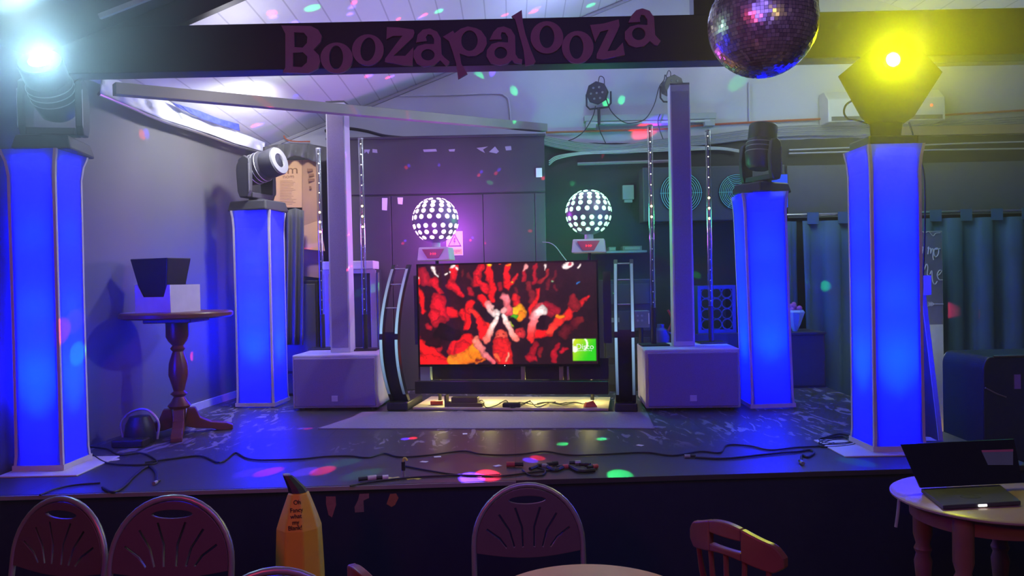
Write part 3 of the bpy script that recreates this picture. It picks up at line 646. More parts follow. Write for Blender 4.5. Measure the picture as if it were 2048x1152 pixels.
# ================================================================== MOVING HEADS
def moving_head(loc, rz, tilt, label, s=1.0, lens_m=None, body=None, group='moving head lights'):
    body = body or mat('moving_head_black', (.045,.045,.055), .45)
    t = thing('moving_head_light', label, 'light', loc, rz, group)
    S = lambda *a: [x*s for x in a]
    m = MB(); m.frustum([(-.19*s,-.16*s,0),(.19*s,-.16*s,0),(.19*s,.16*s,0),(-.19*s,.16*s,0)], [(-.17*s,-.14*s,.085*s),(.17*s,-.14*s,.085*s),(.17*s,.14*s,.085*s),(-.17*s,.14*s,.085*s)])
    m.build('base', body, t, bevel=.012*s)
    MB().cyl((0,0,.0855*s),(0,0,.105*s),.075*s,n=24).build('turntable', body, t, smooth=True)
    for sy in (-1, 1):       # yoke arms either side
        pr = [(-.07,.16),(-.08,.30),(-.055,.42),(.0,.45),(.045,.42),(.055,.30),(.05,.16),(.03,.106),(-.05,.106)]
        ya = MB().prism([(x*s, z*s) for x, z in pr], sy*.155*s-.02*s, sy*.155*s+.02*s); ya = ya.build('yoke_arm', body, t, bevel=.008*s)
        MB().prism([(x*s*.5+.045*s, z*s*.9+.02*s) for x, z in ((-.01,.40),(.012,.39),(.016,.16),(-.006,.14))], -.177*s if sy<0 else .1755*s, -.1755*s if sy<0 else .177*s).build('arm_trim', silver, ya)
    MB().box(-.05*s,.05*s,-.134*s,.134*s,.106*s,.15*s).build('yoke_bridge', body, t, bevel=.006*s)
    Mh = Matrix.Translation((0,0,.36*s)) @ Matrix.Rotation(PI/2-tilt, 4, 'Y') @ Matrix.Diagonal((1.28,1.28,1.04,1))
    prof = [(.0001,-.15),(.06,-.15),(.085,-.12),(.098,-.03),(.098,.06),(.088,.09),(.092,.10),(.092,.205),(.085,.21)]
    hd = MB().lathe([(r*s, z*s) for r, z in prof], Mh, 28).build('head', body, t, smooth=True)
    for z in (-.02,.02,.055):
        MB().lathe([(.0985*s,z*s),(.1005*s,(z+.002)*s),(.1005*s,(z+.006)*s),(.0985*s,(z+.008)*s)], Mh, 28, cap=False).build('cooling_ring', silver, hd)
    MB().lathe([(.045*s,.2105*s),(.088*s,.2105*s),(.086*s,.218*s),(.047*s,.218*s),(.045*s,.2105*s)], Mh, 28, cap=False).build('lens_ring', mat('ring_grey', (.16,.16,.18), .4), hd, smooth=True)
    MB().lathe([(.0001,.212*s),(.044*s,.212*s),(.04*s,.216*s),(.0001,.219*s)], Mh, 24).build('lens', lens_m or mat('dark_lens', (.02,.02,.03), .1, coat=1), hd, smooth=True)
    return t, Mh
zt = SZ+1.611
moving_head(Vector((-2.10, 6.26, zt)), R(-18), R(14), 'black moving head light pointing up and right on the rear left podium')
mh2 = moving_head(Vector((1.915, 5.72, zt+.005)), R(30), R(80), 'black moving head light pointing upwards on the rear right podium', s=.9)
# front left lamp
lampL = P(95,118,4.02)
glowL = emis('teal_lens', (.75,1,1), 60); glowR = emis('yellow_lens', (1,.95,.10), 60)
moving_head(Vector((-2.57, 4.25, SZ+1.766)), R(-80), R(40), 'dazzling teal white moving head light on the far left podium', s=.95, lens_m=glowL)
# front right spotlight with open barn doors
t = thing('barn_door_spotlight', 'dazzling yellow spotlight with wide dark angular flaps on the far right podium', 'light', (2.125, 4.27, SZ+1.701))
bm_ = mat('spot_black', (.03,.03,.03), .5)
o_ = Vector((2.125, 4.27, SZ+1.701))
def q_(px, py, y): p = P(px, py, 4.27+y); return (p-o_)
MB().box(-.14,.14,-.12,.12,0,.055).build('base', bm_, t, bevel=.01)
m = MB(); m.frustum([q_(1742,288,-.03),q_(1800,286,-.03),q_(1800,286,.05),q_(1742,288,.05)], [q_(1738,245,-.03),q_(1806,243,-.03),q_(1806,243,.05),q_(1738,245,.05)]); m.build('yoke', bm_, t, bevel=.006)
hexo = [(1740,100),(1676,153),(1722,236),(1738,250),(1806,248),(1828,233),(1885,144),(1846,103),(1790,97)]
hexi = [(1752,112),(1725,155),(1745,205),(1752,214),(1795,212),(1812,203),(1835,150),(1815,112),(1786,104)]
m = MB(); m.rings([[q_(x,y,.20) for x,y in hexi],[q_(x,y,.16) for x,y in hexi],[q_(x,y,.02) for x,y in hexo],[q_(x,y,-.02) for x,y in hexo]]); m.build('housing', bm_, t)
m = MB()
lc_ = q_(1783,121,-.03)
Ml = Matrix.Translation(lc_) @ Matrix.Rotation(PI/2, 4, 'X')
MB().lathe([(.04,-.006),(.048,-.006),(.048,.02),(.04,.02),(.04,-.006)], Ml, 24, cap=False).build('lens_ring', silver, t, smooth=True)
MB().lathe([(.0001,0),(.038,0),(.034,.008),(.0001,.014)], Ml, 24).build('lens', glowR, t, smooth=True)
cable('power_cable', 'dark looped cable hanging from the left of the yellow spotlight', [P(1706,200,4.3),P(1692,210,4.32),P(1688,225,4.32),P(1696,238,4.32),P(1712,240,4.3),P(1735,247,4.27)], .006, cable_m)
cable('power_cable', 'dark cable hanging down the right side of the far right podium', [P(1818,245,4.36),P(1832,290,4.44),P(1848,350,4.44),P(1850,450,4.44),P(1846,560,4.44),P(1838,700,4.44),P(1842,800,4.44),P(1850,880,4.44),PZ(1852,898,SZ+.006)], .005, cable_m)
tag(MB().box(-.022,.022,0,.002,0,.115).build('paper_label', paper), 'white paper label on the cable right of the far right podium', 'label').location = P(1855,590,4.42)

# ================================================================== MIRROR BALL
bc = P(1525,47,2.9); br_ = 106/F*2.9
t = thing('mirror_ball', 'large mirror ball hanging at the top in front of the dark beam', 'mirror ball', bc)
bmir = bpy.data.materials.new('mirror_tiles'); bmir.use_nodes = True; _n = bmir.node_tree; _b = _n.nodes['Principled BSDF']
_b.inputs['Metallic'].default_value = .7; _b.inputs['Roughness'].default_value = .26; _b.inputs['Base Color'].default_value = (.55,.52,.45,1)
_c = _n.nodes.new('ShaderNodeVertexColor'); _c.layer_name = 'tile'; _n.links.new(_c.outputs['Color'], _b.inputs['Base Color'])
vs = []; fs = []; cols = []
rows = 46
for i in range(rows):
    a0 = PI*i/rows; a1 = PI*(i+1)/rows; n = max(6, int(2*rows*sin((a0+a1)/2)))
    for k in range(n):
        b0 = 2*PI*k/n; b1 = 2*PI*(k+1)/n; g = .04/rows
        am, bm2 = (a0+a1)/2, (b0+b1)/2; nn = Vector((sin(am)*cos(bm2), sin(am)*sin(bm2), cos(am)))
        tl = Vector((random.gauss(0,.05), random.gauss(0,.05), random.gauss(0,.05)))
        o0 = len(vs)
        for a, b in ((a0+g*3,b0+g*3),(a1-g*3,b0+g*3),(a1-g*3,b1-g*3),(a0+g*3,b1-g*3)):
            p = Vector((sin(a)*cos(b), sin(a)*sin(b), cos(a)))*br_; p += nn*(p-nn*br_).dot(tl)*1.0; vs.append(tuple(p))
        fs.append((o0,o0+1,o0+2,o0+3)); cc = random.uniform(.45,.8); cols.append((cc,cc*.90,cc*.55,1))  # warm reflected light put into the tile tint
me = bpy.data.meshes.new('mirror_tiles'); me.from_pydata(vs, [], fs); ca = me.color_attributes.new('tile', 'FLOAT_COLOR', 'CORNER')
for i, c in enumerate(cols):
    for k in range(4): ca.data[i*4+k].color = c
me.materials.append(bmir); o = bpy.data.objects.new('mirror_tiles', me); C.objects.link(o); o.parent = t
MB().sphere((0,0,0), br_*.985, 40, 24).build('ball_core', dgrey, t, smooth=True)
MB().cyl((0,0,br_-.01),(0,0,br_+.05),.03).build('collar', silver, t, smooth=True)
MB().cyl((0,0,br_+.05),(0,0,cz(bc.x,bc.y)-bc.z-.004),.006).build('hanging_rod', chrome, t, smooth=True)

# ================================================================== PAR CANS on the back wall
def par_can(name_loc, rz, tilt, label):
    t = thing('par_can_light', label, 'light', name_loc, rz, 'black par can lights on the back wall')
    M = Matrix.Rotation(PI/2+tilt, 4, 'X')
    bd = MB().lathe([(.0001,-.12),(.055,-.12),(.075,-.09),(.085,.0),(.105,.02),(.11,.05),(.105,.055),(.0001,.045)], M, 8); bd = bd.build('body', black, t)
    for k in range(7):
        a = 2*PI*k/6; c = (0,0) if k == 6 else (.058*cos(a), .058*sin(a))
        MB().lathe([(.011,.05),(.011,.058),(.008,.06),(.0001,.056)], M @ Matrix.Translation((c[0],c[1],0)), 12).build('lens', mat('clear_lens', (.16,.17,.17), .2), bd, smooth=True)
    m = MB().tube([(-.122,.0,0),(-.122,.0,-.11),(-.09,0,-.145),(.09,0,-.145),(.122,0,-.11),(.122,0,0)], .009, 8); m.build('bracket', black, t)
    MB().tube(catmull([(.03,.09,.05),(.035,.07,.15),(.0,.05,.17),(-.02,.06,.12)]), .004, 6).build('lead', cable_m, t, smooth=True)
    MB().cyl((0,0,-.145),(0,0,-.30),.014).build('spigot', black, t, smooth=True)
    return t
Yp = 7.22
pc1 = P(1197,186,Yp); pc2 = P(1343,174,Yp)
par_can(pc1, R(-25), R(12), 'black par can light on the white wall, left of the two, fully visible')
par_can(pc2, R(18), R(5), 'black par can light half hidden behind the right column speaker top')
# T-bar batten they clamp to
a = P(1168,238,7.33); b = P(1431,232,7.33)
t = thing('strip_light', 'grey fluorescent strip light fixture on the back wall below the par cans', 'light', ((a.x+b.x)/2, 7.33, a.z))
L_ = (b.x-a.x)/2
MB().box(-L_, L_, -.035, .065, -.03, .03).build('housing', mat('dull_fixture', (.33,.36,.35), .5), t, bevel=.006)
for sx in (-1,1): MB().box(sx*L_*.90-.05, sx*L_*.90+.05, -.03, .068, -.095, -.031).build('end_bracket', bpy.data.materials['dull_fixture'], t, bevel=.004)
MB().cyl((-L_+.06,-.02,-.048),(L_-.06,-.02,-.048),.013).build('lamp_tube', mat('unlit_tube', (.5,.52,.5), .3), t, smooth=True)
cb = 'cables on the back wall'
cable('cable', 'black lead drooping between the two par can lights', [P(1212,196,Yp),P(1222,222,Yp),P(1245,243,Yp),P(1265,246,Yp),P(1290,238,Yp),P(1308,210,Yp),P(1318,175,Yp),P(1328,160,Yp),P(1330,150,Yp),P(1335,158,Yp)], .005, cable_m)
cable('cable', 'black lead running down left from the left par can light', [P(1191,212,7.25),P(1186,232,7.25),P(1170,260,7.25),P(1152,275,7.3),P(1135,282,7.35)], .005, cable_m)
cable('cable', 'black lead running down right from the left par can light', [P(1197,248,7.28),P(1200,262,7.3),P(1206,275,7.33),P(1212,288,7.35)], .005, cable_m)
cable('cable', 'black lead crossing the strip light beside the right column', [P(1320,228,7.27),P(1316,240,7.27),P(1318,255,7.3),P(1326,278,7.33)], .005, cable_m)
def wcable(pts, r, mt, label, Y=7.36, group=cb): return cable('wall_cable', label, [P(x, y, Y) for x, y in pts], r, mt, group=group)
wcable([(1092,265),(1200,262),(1330,258),(1400,251),(1500,245),(1620,239),(1720,235),(1850,232),(2060,220)], .011, orange_m, 'orange cable running along the base of the white wall', group=None)
for i in range(6):
    wcable([(1088,272+i*3.2),(1120,279+i*3.3),(1170,287+i*3.2),(1230,291+i*3),(1275,286+i*3.4),(1340,277+i*3.5),(1420,270+i*3.4),(1500,260+i*3.5),(1600,252+i*3.6),(1750,250+i*3.8),(1900,243+i*4),(2060,232+i*4.4)], .009+.002*(i%2), cable_g, 'grey cable in the sagging bundle above the dark wall', Y=7.35)
for i in range(3):
    wcable([(1098,330-i*4),(1115,318-i*3),(1160,309-i*2),(1220,306-i*2),(1300,303-i*3),(1380,300-i*3),(1440,299-i*2),(1478,304-i*2)], .006, cable_w, 'pale cable curving across the dark wall below the bundle', Y=7.345, group='pale cables on the dark wall')
for i in range(2):
    wcable([(1578,300+i*7),(1680,296+i*8),(1800,292+i*9),(1920,287+i*12),(2060,283+i*14)], .008, cable_w, 'pale cable on the wall behind the right spotlight', Y=7.345, group='pale cables behind the spotlight')
wcable([(1155,328),(1250,325),(1345,322)], .016, cable_g, 'grey conduit pipe on the dark wall above the green sphere light', Y=7.35, group=None)
wcable([(650,262),(690,257),(730,262),(770,272),(820,277)], .016, cable_m, 'thick black cable arching over the cupboard at left', Y=7.2, group=None)
wcable([(568,248),(566,262),(572,278),(592,283),(620,283)], .007, orange_m, 'short orange cable hooked on the white wall at left', Y=7.3, group=None)
wcable([(800,192),(900,190),(990,187),(1010,192),(1018,205),(1022,250)], .008, mat('painted_pipe', (.50,.50,.54), .6), 'white painted conduit bending down the gable wall', Y=7.385, group=None)
wcable([(1498,165),(1499,250)], .008, mat('painted_pipe', (.50,.50,.54), .6), 'thin vertical conduit on the white wall below the mirror ball', Y=7.385, group=None)
# gable coving lines where wall meets ceiling
cov = mat('coving', (.45,.44,.47), .6)
# white wall unit
a = P(1662,175,7.1); b = P(1900,236,7.1)
t = thing('wall_heater', 'pale wall mounted heater unit with a small red light behind the spotlight', 'heater', ((a.x+b.x)/2, 7.25, b.z))
W_ = (b.x-a.x)/2; H_ = a.z-b.z
MB().prism([(0,0),(.22,0),(.22,H_),(.10,H_),(0,H_*.7)], -W_, W_, 'x').build('housing', mat('pale_unit', (.5,.5,.48), .5), t, bevel=.01)
o = t.children[0]; o.location = (0,-.08,0)
MB().box(-W_+.03, W_-.03, -.083, -.0805, .01, .05).build('vent_grille', dgrey, t)
rx_ = P(1871,216,7.1).x-(a.x+b.x)/2; MB().sphere((rx_, -.085, H_*.45), .012, 8, 6).build('indicator_light', emis('red_indicator', (1,.05,.02), 4), t)
t_ = MB().box(P(1800,250,7.2).x, XR-.01, 7.33, 7.395, P(1900,264,7.2).z, P(1900,246,7.2).z).build('wooden_batten', mat('tan_batten', (.42,.28,.14), .6)); tag(t_, 'long tan wooden batten on the wall at upper right', 'batten')
a = P(1578,330,7.3); t_ = MB().box(a.x, XR-.02, 7.35, 7.395, 2.15, a.z).build('wall_panel', mat('grey_panel', (.13,.14,.14), .6)); tag(t_, 'large plain grey panel on the wall above the curtain', 'panel')
# ================================================================== CUPBOARD AND BACK OF STAGE
cup_m = mat('cupboard_black', (.05,.045,.055), .5, scale=4, var=.25, bump=.1)
cx0 = P(655,400,6.9).x; cx1 = P(1091,400,6.9).x
t = thing('boxed_cupboard', 'tall black boxed-in cupboard with torn stickers behind the video screen', 'cupboard', ((cx0+cx1)/2, 6.9, SZ))
hw = (cx1-cx0)/2; ht = P(1060,268,6.9).z-SZ
MB().box(-hw, hw, .02, .49, 0, ht-.02).build('carcass', cup_m, t)
MB().box(-hw, hw, 0, .019, P(700,390,6.9).z-SZ, ht-.02).build('upper_panel', cup_m, t, bevel=.003)
zz = P(700,393,6.9).z-SZ-.004
xs_ = [-hw, P(784,500,6.9).x-(cx0+cx1)/2, P(968,500,6.9).x-(cx0+cx1)/2, hw-.10, hw]
for i in range(4): MB().box(xs_[i]+.003, xs_[i+1]-.003, 0, .019, .01, zz).build('door_panel', cup_m, t, bevel=.003)
MB().box(-hw, hw+.01, -.02, .49, ht-.0199, ht).build('top_board', cup_m, t, bevel=.003)
def scrap(poly, Y, name='paper_scrap', mt=paper):
    c = Vector(((cx0+cx1)/2, 6.9, SZ)); pts = [P(x, y, Y)-c for x, y in poly]
    m = MB(); m.frustum([(p.x,-.0025,p.z) for p in pts], [(p.x,-.0004,p.z) for p in pts]); return m.build(name, mt, t)
pg = mat('torn_label', (.34,.33,.40), .8)
for poly in ([(764,396),(775,396),(774,421),(764,420)],[(795,395),(806,395),(805,409),(796,408)]): scrap(poly, 6.9)
for poly in ([(728,299),(740,299),(737,308),(733,303),(729,307)],[(745,298),(754,299),(755,306),(745,305)],[(846,299),(872,298),(874,303),(848,304)],[(897,299),(910,298),(909,303),(899,303)],[(953,296),(976,293),(966,299),(970,306),(960,301)],[(978,304),(990,293),(998,303),(993,307)],[(1010,293),(1022,292),(1023,300),(1012,301)]): scrap(poly, 6.9, mt=pg)
p = P(1078,346,6.89); o = MB().box(-.028,.028,0,.01,0,.085).build('light_switch', paper, bevel=.003); o.location = (p.x, 6.883, p.z-.04); tag(o, 'small white switch plate at the right edge of the black cupboard', 'switch')
# warning sign
a = P(893,511,6.88); b = P(925,462,6.88)
t2 = thing('warning_sign', 'white and yellow danger sign behind the pink sphere light', 'sign', ((a.x+b.x)/2, 6.89, a.z))
w2 = (b.x-a.x)/2; h2 = b.z-a.z
MB().box(-w2, w2, 0, .006, 0, h2).build('board', mat('sign_white', (.62,.60,.70), .6), t2)
MB().prism([(-w2*.85,h2*.36),(w2*.85,h2*.36),(0,h2*.92)], -.003, -.0005).build('triangle_border', black, t2)
MB().prism([(-w2*.66,h2*.41),(w2*.66,h2*.41),(0,h2*.84)], -.0045, -.0031).build('triangle', mat('sign_yellow', (.75,.45,.12), .6), t2)
MB().prism([(-.004,h2*.72),(.012,h2*.73),(.003,h2*.60),(.012,h2*.60),(-.006,h2*.43),(.0,h2*.55),(-.010,h2*.55)], -.006, -.0046).build('lightning_bolt', black, t2)
MB().box(-w2*.9, w2*.9, -.003, -.0005, .008, h2*.28).build('caption_band', mat('sign_gold', (.6,.45,.08), .6), t2)
text('caption', 'Danger', .040, black, Matrix.Translation((0,-.004,h2*.19)) @ UP, t2, .001, .95)
# cardboard
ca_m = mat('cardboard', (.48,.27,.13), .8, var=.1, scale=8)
Yc = 6.95
t = thing('cardboard_box', 'tall brown flattened cardboard box with printing behind the moving head', 'box', (P(590,500,Yc).x, Yc, P(590,552,Yc).z))
o_ = t.location.copy()
def cc(px, py, y=0): p = P(px, py, Yc+y); return p-o_
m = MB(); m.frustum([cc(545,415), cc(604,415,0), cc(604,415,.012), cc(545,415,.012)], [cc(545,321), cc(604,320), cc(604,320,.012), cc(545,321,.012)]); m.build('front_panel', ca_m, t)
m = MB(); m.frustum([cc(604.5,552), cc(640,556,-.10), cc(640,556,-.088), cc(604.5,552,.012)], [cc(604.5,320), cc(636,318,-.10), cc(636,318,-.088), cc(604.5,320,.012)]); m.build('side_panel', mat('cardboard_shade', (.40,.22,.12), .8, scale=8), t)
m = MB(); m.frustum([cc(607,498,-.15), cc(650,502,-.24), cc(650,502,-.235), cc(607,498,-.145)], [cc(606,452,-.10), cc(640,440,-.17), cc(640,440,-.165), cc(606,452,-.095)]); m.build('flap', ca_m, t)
ink = mat('brown_ink', (.16,.07,.03), .8)
text('printing', 'm', .11, ink, Matrix.Translation(cc(585,340,-.003)) @ UP, t, .001, 1.3)
text('printing', 'nom', .05, ink, Matrix.Translation(cc(577,353,-.003)) @ UP, t, .001, 1.2)
m = MB()
for k in range(16):
    a = cc(560, 362+k*3.1, -.003); L2 = random.uniform(.10,.155); m.box(a.x, a.x+L2, -.003, -.001, a.z-.002, a.z+.002)
m.build('printing', mat('faint_ink', (.30,.16,.08), .8), t)
m = MB()
for px, py, w in ((614,340,.05),(617,350,.05),(616,360,.06),(618,375,.02)): a = cc(px, py, -.08); m.box(a.x, a.x+w, a.y, a.y+.002, a.z-.012, a.z+.012)
m.build('printing', ink, t)
# black tarp over the top, jacket
drk = mat('black_cloth', (.06,.06,.065), .85, bump=.4, scale=7)
def cloth_sheet(name, label, x0, x1, y0, y1, Y, fold, mt, cat='cloth', bot=None, n=30, kv=8, freq=5):
    m = MB(); vs = []
    for i in range(n+1):
        s = i/n
        for j in range(kv+1):
            f = j/kv; yb = y1 if bot is None else bot(s); px = x0+(x1-x0)*s; py = y0(s)*(1-f)+yb*f if callable(y0) else y0*(1-f)+yb*f
            vs.append(P(px, py, Y-fold*(.5+.5*sin(s*freq*2*PI+f*1.5))*(.3+.7*f)))
    m.add(vs, [(i*(kv+1)+j, (i+1)*(kv+1)+j, (i+1)*(kv+1)+j+1, i*(kv+1)+j+1) for i in range(n) for j in range(kv)])
    o = m.build(name, mt, smooth=True); s = o.modifiers.new('thick', 'SOLIDIFY'); s.thickness = .006; return tag(o, label, cat)
cloth_sheet('dark_tarpaulin', 'dark grey tarpaulin draped over the top of the cardboard box', 526, 652, lambda s: 294-8*sin(s*PI), 325, 6.84, .08, drk, bot=lambda s: 318+6*sin(s*9))
cloth_sheet('hanging_coat', 'black coat hanging between the rear left podium and the cardboard', 573, 607, lambda s: 416+10*abs(s-.5), 690, 6.6, .08, drk, cat='coat', freq=2.2, n=24, kv=14)
# dark cabinet under the cardboard and black speaker cab
p0 = P(560,556,6.98); p1 = P(652,700,6.98)
t = thing('storage_cabinet', 'black storage cabinet behind the left subwoofer under the cardboard', 'cabinet', ((p0.x+p1.x)/2, 6.72, SZ))
w2 = (p1.x-p0.x)/2; MB().box(-w2, w2, .02, .30, 0, p0.z-SZ-.03).build('carcass', black, t, bevel=.006)
MB().box(-w2+.02, w2-.02, 0, .0195, .22, p0.z-SZ-.06).build('door', dgrey, t, bevel=.006); MB().box(-w2+.02, w2-.02, 0, .0195, .02, .20).build('drawer', dgrey, t, bevel=.006)
# flight case behind left column
p0 = P(640,540,6.5); p1 = P(757,700,6.5)
t = thing('flight_case', 'black flight case with metal edges and cream top behind the left column speaker', 'case', ((p0.x+p1.x)/2, 6.58, SZ))
w2 = (p1.x-p0.x)/2; hz = p0.z-SZ
MB().box(-w2+.02, w2-.02, .01, .26, 0, hz).build('case_body', mat('case_black', (.03,.03,.04), .5), t)
for x in (-w2, w2-.075): MB().box(x, x+.055, -.005, .045, 0, hz-.01).build('edge_profile', mat('alu_edge', (.42,.42,.5), .35, .5), t, bevel=.004)
MB().cyl((w2-.005,.0,0),(w2-.005,.0,hz-.03),.012).build('side_tube', mat('green_grey_metal', (.18,.2,.18), .4, .5), t, smooth=True)
MB().box(-w2, w2-.04, -.005, .27, hz+.0005, hz+.075).build('lid', offw, t, bevel=.008)
MB().box(-w2, w2-.03, -.006, .04, hz-.035, hz-.001).build('edge_profile', bpy.data.materials['alu_edge'], t)

# ---- right recess: fans unit, junction box, shelf, gear
p0 = P(1285,335,7.1); p1 = P(1572,438,7.1)
t = thing('cooling_unit', 'dark cooling unit with two round wire fan guards high on the back wall', 'cooling unit', ((p0.x+p1.x)/2, 7.1, p1.z))
w2 = (p1.x-p0.x)/2; hz = p0.z-p1.z
MB().box(-w2, w2, 0, .24, 0, hz).build('casing', mat('unit_dark', (.055,.06,.06), .5), t, bevel=.01)
gm = mat('green_wire', (.20,.62,.52), .4, .2)
for px, py, rr in ((1362,386,.20),(1473,384,.17)):
    c = P(px, py, 7.1)-Vector(t.location)
    m = MB()
    for k in range(9):
        r = rr*(k+2)/10.5; m.tube([(c.x+r*cos(a), -.012, c.z+r*sin(a)) for a in [2*PI*i/32 for i in range(33)]], .0035, 5, cap=False)
    for k in range(3): a = PI*k/3; m.cyl((c.x-rr*cos(a),-.008,c.z-rr*sin(a)),(c.x+rr*cos(a),-.008,c.z+rr*sin(a)),.003,n=5)
    m.build('fan_guard', gm, t); MB().lathe([(.0001,0),(rr*1.02,0),(rr*1.02,-.004),(.0001,-.004)], Matrix.Translation((c.x,-.0005,c.z)) @ Matrix.Rotation(-PI/2,4,'X') @ Matrix.Translation((0,0,.004)), 32).build('fan_opening', black, t)
p = P(1256,385,7.35); o = MB().box(-.055,.055,0,.05,-.07,.07).box(-.04,.04,.01,.05,-.10,-.0701).build('junction_box', mat('grey_box', (.28,.32,.31), .5), bevel=.005); o.location = (p.x, 7.345, p.z-.1); tag(o, 'pale grey junction box on the dark wall right of the green sphere light', 'junction box')
p0 = P(1190,507,7.05); p1 = P(1292,503,7.05)
o = MB().box(p0.x, p1.x, 7.0, 7.39, p0.z, p0.z+.02).build('wall_shelf', mat('shelf_grey', (.16,.18,.18), .5)); tag(o, 'thin dark shelf on the back wall right of the green sphere light', 'shelf')
sz_ = p0.z+.021
for a, b_, h, lab in ((1218,1232,.04,'small dark adapter box on the wall shelf, left of the two devices'),(1246,1284,.045,'long grey receiver box on the wall shelf, right of the two devices')):
    xa = P(a,500,7.1).x; xb = P(b_,500,7.1).x; t = thing('receiver_box', lab, 'device', ((xa+xb)/2, 7.1, sz_)); wq = (xb-xa)/2
    MB().box(-wq, wq, 0, .15, 0, h).build('casing', mat('dev_grey', (.12,.13,.13), .5), t, bevel=.004); MB().box(-wq*.8, wq*.8, -.002, -.0004, .01, h-.01).build('front_panel', mat('dev_front', (.2,.22,.22), .4), t)
cable('cable', 'thin pale cable hanging from the cupboard corner to the booth', [P(1085,484,6.86),P(1100,486,6.8),P(1112,494,6.7),P(1124,510,6.5),P(1135,524,6.3)], .004, cable_g)
cable('cable', 'thin dark cord hanging beside the cupboard edge', [P(1110,486,6.95)+Vector((0,.2,0)),P(1098,340,7.1),P(1094,372,7.1),P(1094,395,7.1)], .006, cable_g) if False else None
# rack of gear right of the screen
def device(px0, px1, py0, py1, Y, dp, name, label, cat='device', base=None, body=None):
    a = P(px0, py0, Y); b = P(px1, py1, Y); t = thing(name, label, cat, ((a.x+b.x)/2, Y, b.z if base is None else base)); w = (b.x-a.x)/2; h = a.z-t.location.z
    MB().box(-w, w, 0, dp, 0, h).build('casing', body or mat('rack_dark', (.035,.035,.038), .5), t, bevel=.005); return t, w, h
t, w, h = device(1205,1305,560,700,6.6,.35,'equipment_rack','dark equipment rack standing behind the right booth arch','rack',base=SZ)
for k in range(4): MB().box(-w+.02, w-.02, -.012, -.0005, h*(.06+.24*k), h*(.06+.24*k)+h*.18).build('rack_unit', mat('rack_unit', (.05,.05,.055), .4), t, bevel=.003)
MB().box(-w+.05, -w+.14, -.016, -.0125, h*.62, h*.66).build('label_plate', mat('plate_grey', (.3,.3,.3), .5), t)
MB().sphere((-w+.10,-.016,h*.88), .008, 8, 6).build('power_light', emis('green_led', (.1,1,.35), 5), t)
t, w, h = device(1268,1300,622,655,6.25,.12,'plug_box','small grey socket box beside the right booth arch','socket box',body=mat('socket_grey', (.14,.14,.15), .5))
MB().box(w-.012, w-.004, -.003, -.0005, .03, h-.02).build('label_strip', offw, t)
for k in range(4): MB().cyl((-w+.03+.035*(k%2),-.004,.10-.04*(k//2)),(-w+.03+.035*(k%2),-.0005,.10-.04*(k//2)),.010,n=10).build('socket', cable_g, t)
cyl = MB().cyl((0,.06,-(t.location.z-SZ)+.001),(0,.06,-.001),.02).build('stand', black, t)
# blue plastic crate on a black case
t, w, h = device(1385,1482,668,700,6.6,.40,'equipment_case','black equipment case under the blue lattice crate','case',base=SZ)
ztop = SZ+h+.001
a = P(1396,572,6.62); b = P(1474,665,6.62); cbm = mat('crate_blue', (.03,.06,.28), .45)
t = thing('plastic_crate', 'blue lattice plastic crate on its side behind the right column speaker', 'crate', ((a.x+b.x)/2, 6.64, ztop)); w = (b.x-a.x)/2; h = a.z-ztop
m = MB().box(-w,w,0,.03,0,.03).box(-w,w,0,.03,h-.03,h).box(-w,-w+.03,0,.03,.03,h-.03).box(w-.03,w,0,.03,.03,h-.03)
m.box(-w,w,.031,.30,0,.008).box(-w,w,.031,.30,h-.008,h).box(-w,-w+.008,.031,.30,.008,h-.008).box(w-.008,w,.031,.30,.008,h-.008); m.build('crate_body', cbm, t)
m = MB(); s_ = (2*w-.06)/3; nrow = int((h-.06)/s_)
for i in range(3):
    for j in range(nrow+1):
        cx_ = -w+.03+s_*(i+.5); cz2 = .03+s_*(j+.5)
        if cz2+s_*.5 > h-.02: continue
        m.tube([(cx_+s_*.48*cos(q), .012, cz2+s_*.48*sin(q)) for q in [2*PI*k/20 for k in range(21)]], .006, 5, cap=False)
m.build('lattice', mat('crate_lattice', (.05,.07,.18), .45), t)
o = MB().tube([P(1336+8*sin(PI*k/10), 620+k*4.2, 6.3) for k in range(11)], .010, 6).build('red_hose', mat('red_rubber', (.3,.02,.02), .5), smooth=True); tag(o, 'short curved red hose left of the right column speaker', 'hose')
t = thing('blue_jug', 'dark blue jug behind the LED tube left of the right column', 'jug', (P(1322,690,6.35).x, 6.35, SZ+.35))
MB().lathe([(.05,0),(.07,.02),(.075,.14),(.06,.20),(.03,.22),(.03,.25)], n=20).build('jug_body', mat('jug_blue', (.05,.06,.25), .4), t, smooth=True)
MB().tube([(.06,0,.05),(.11,0,.08),(.11,0,.16),(.055,0,.18)], .01).build('handle', bpy.data.materials['jug_blue'], t)
o = MB().box(-.14,.14,-.1,.14,0,.348).build('support_box', black, bevel=.006); o.location = (P(1322,690,6.35).x, 6.33, SZ); tag(o, 'low black box behind the right subwoofer carrying the jug', 'box')
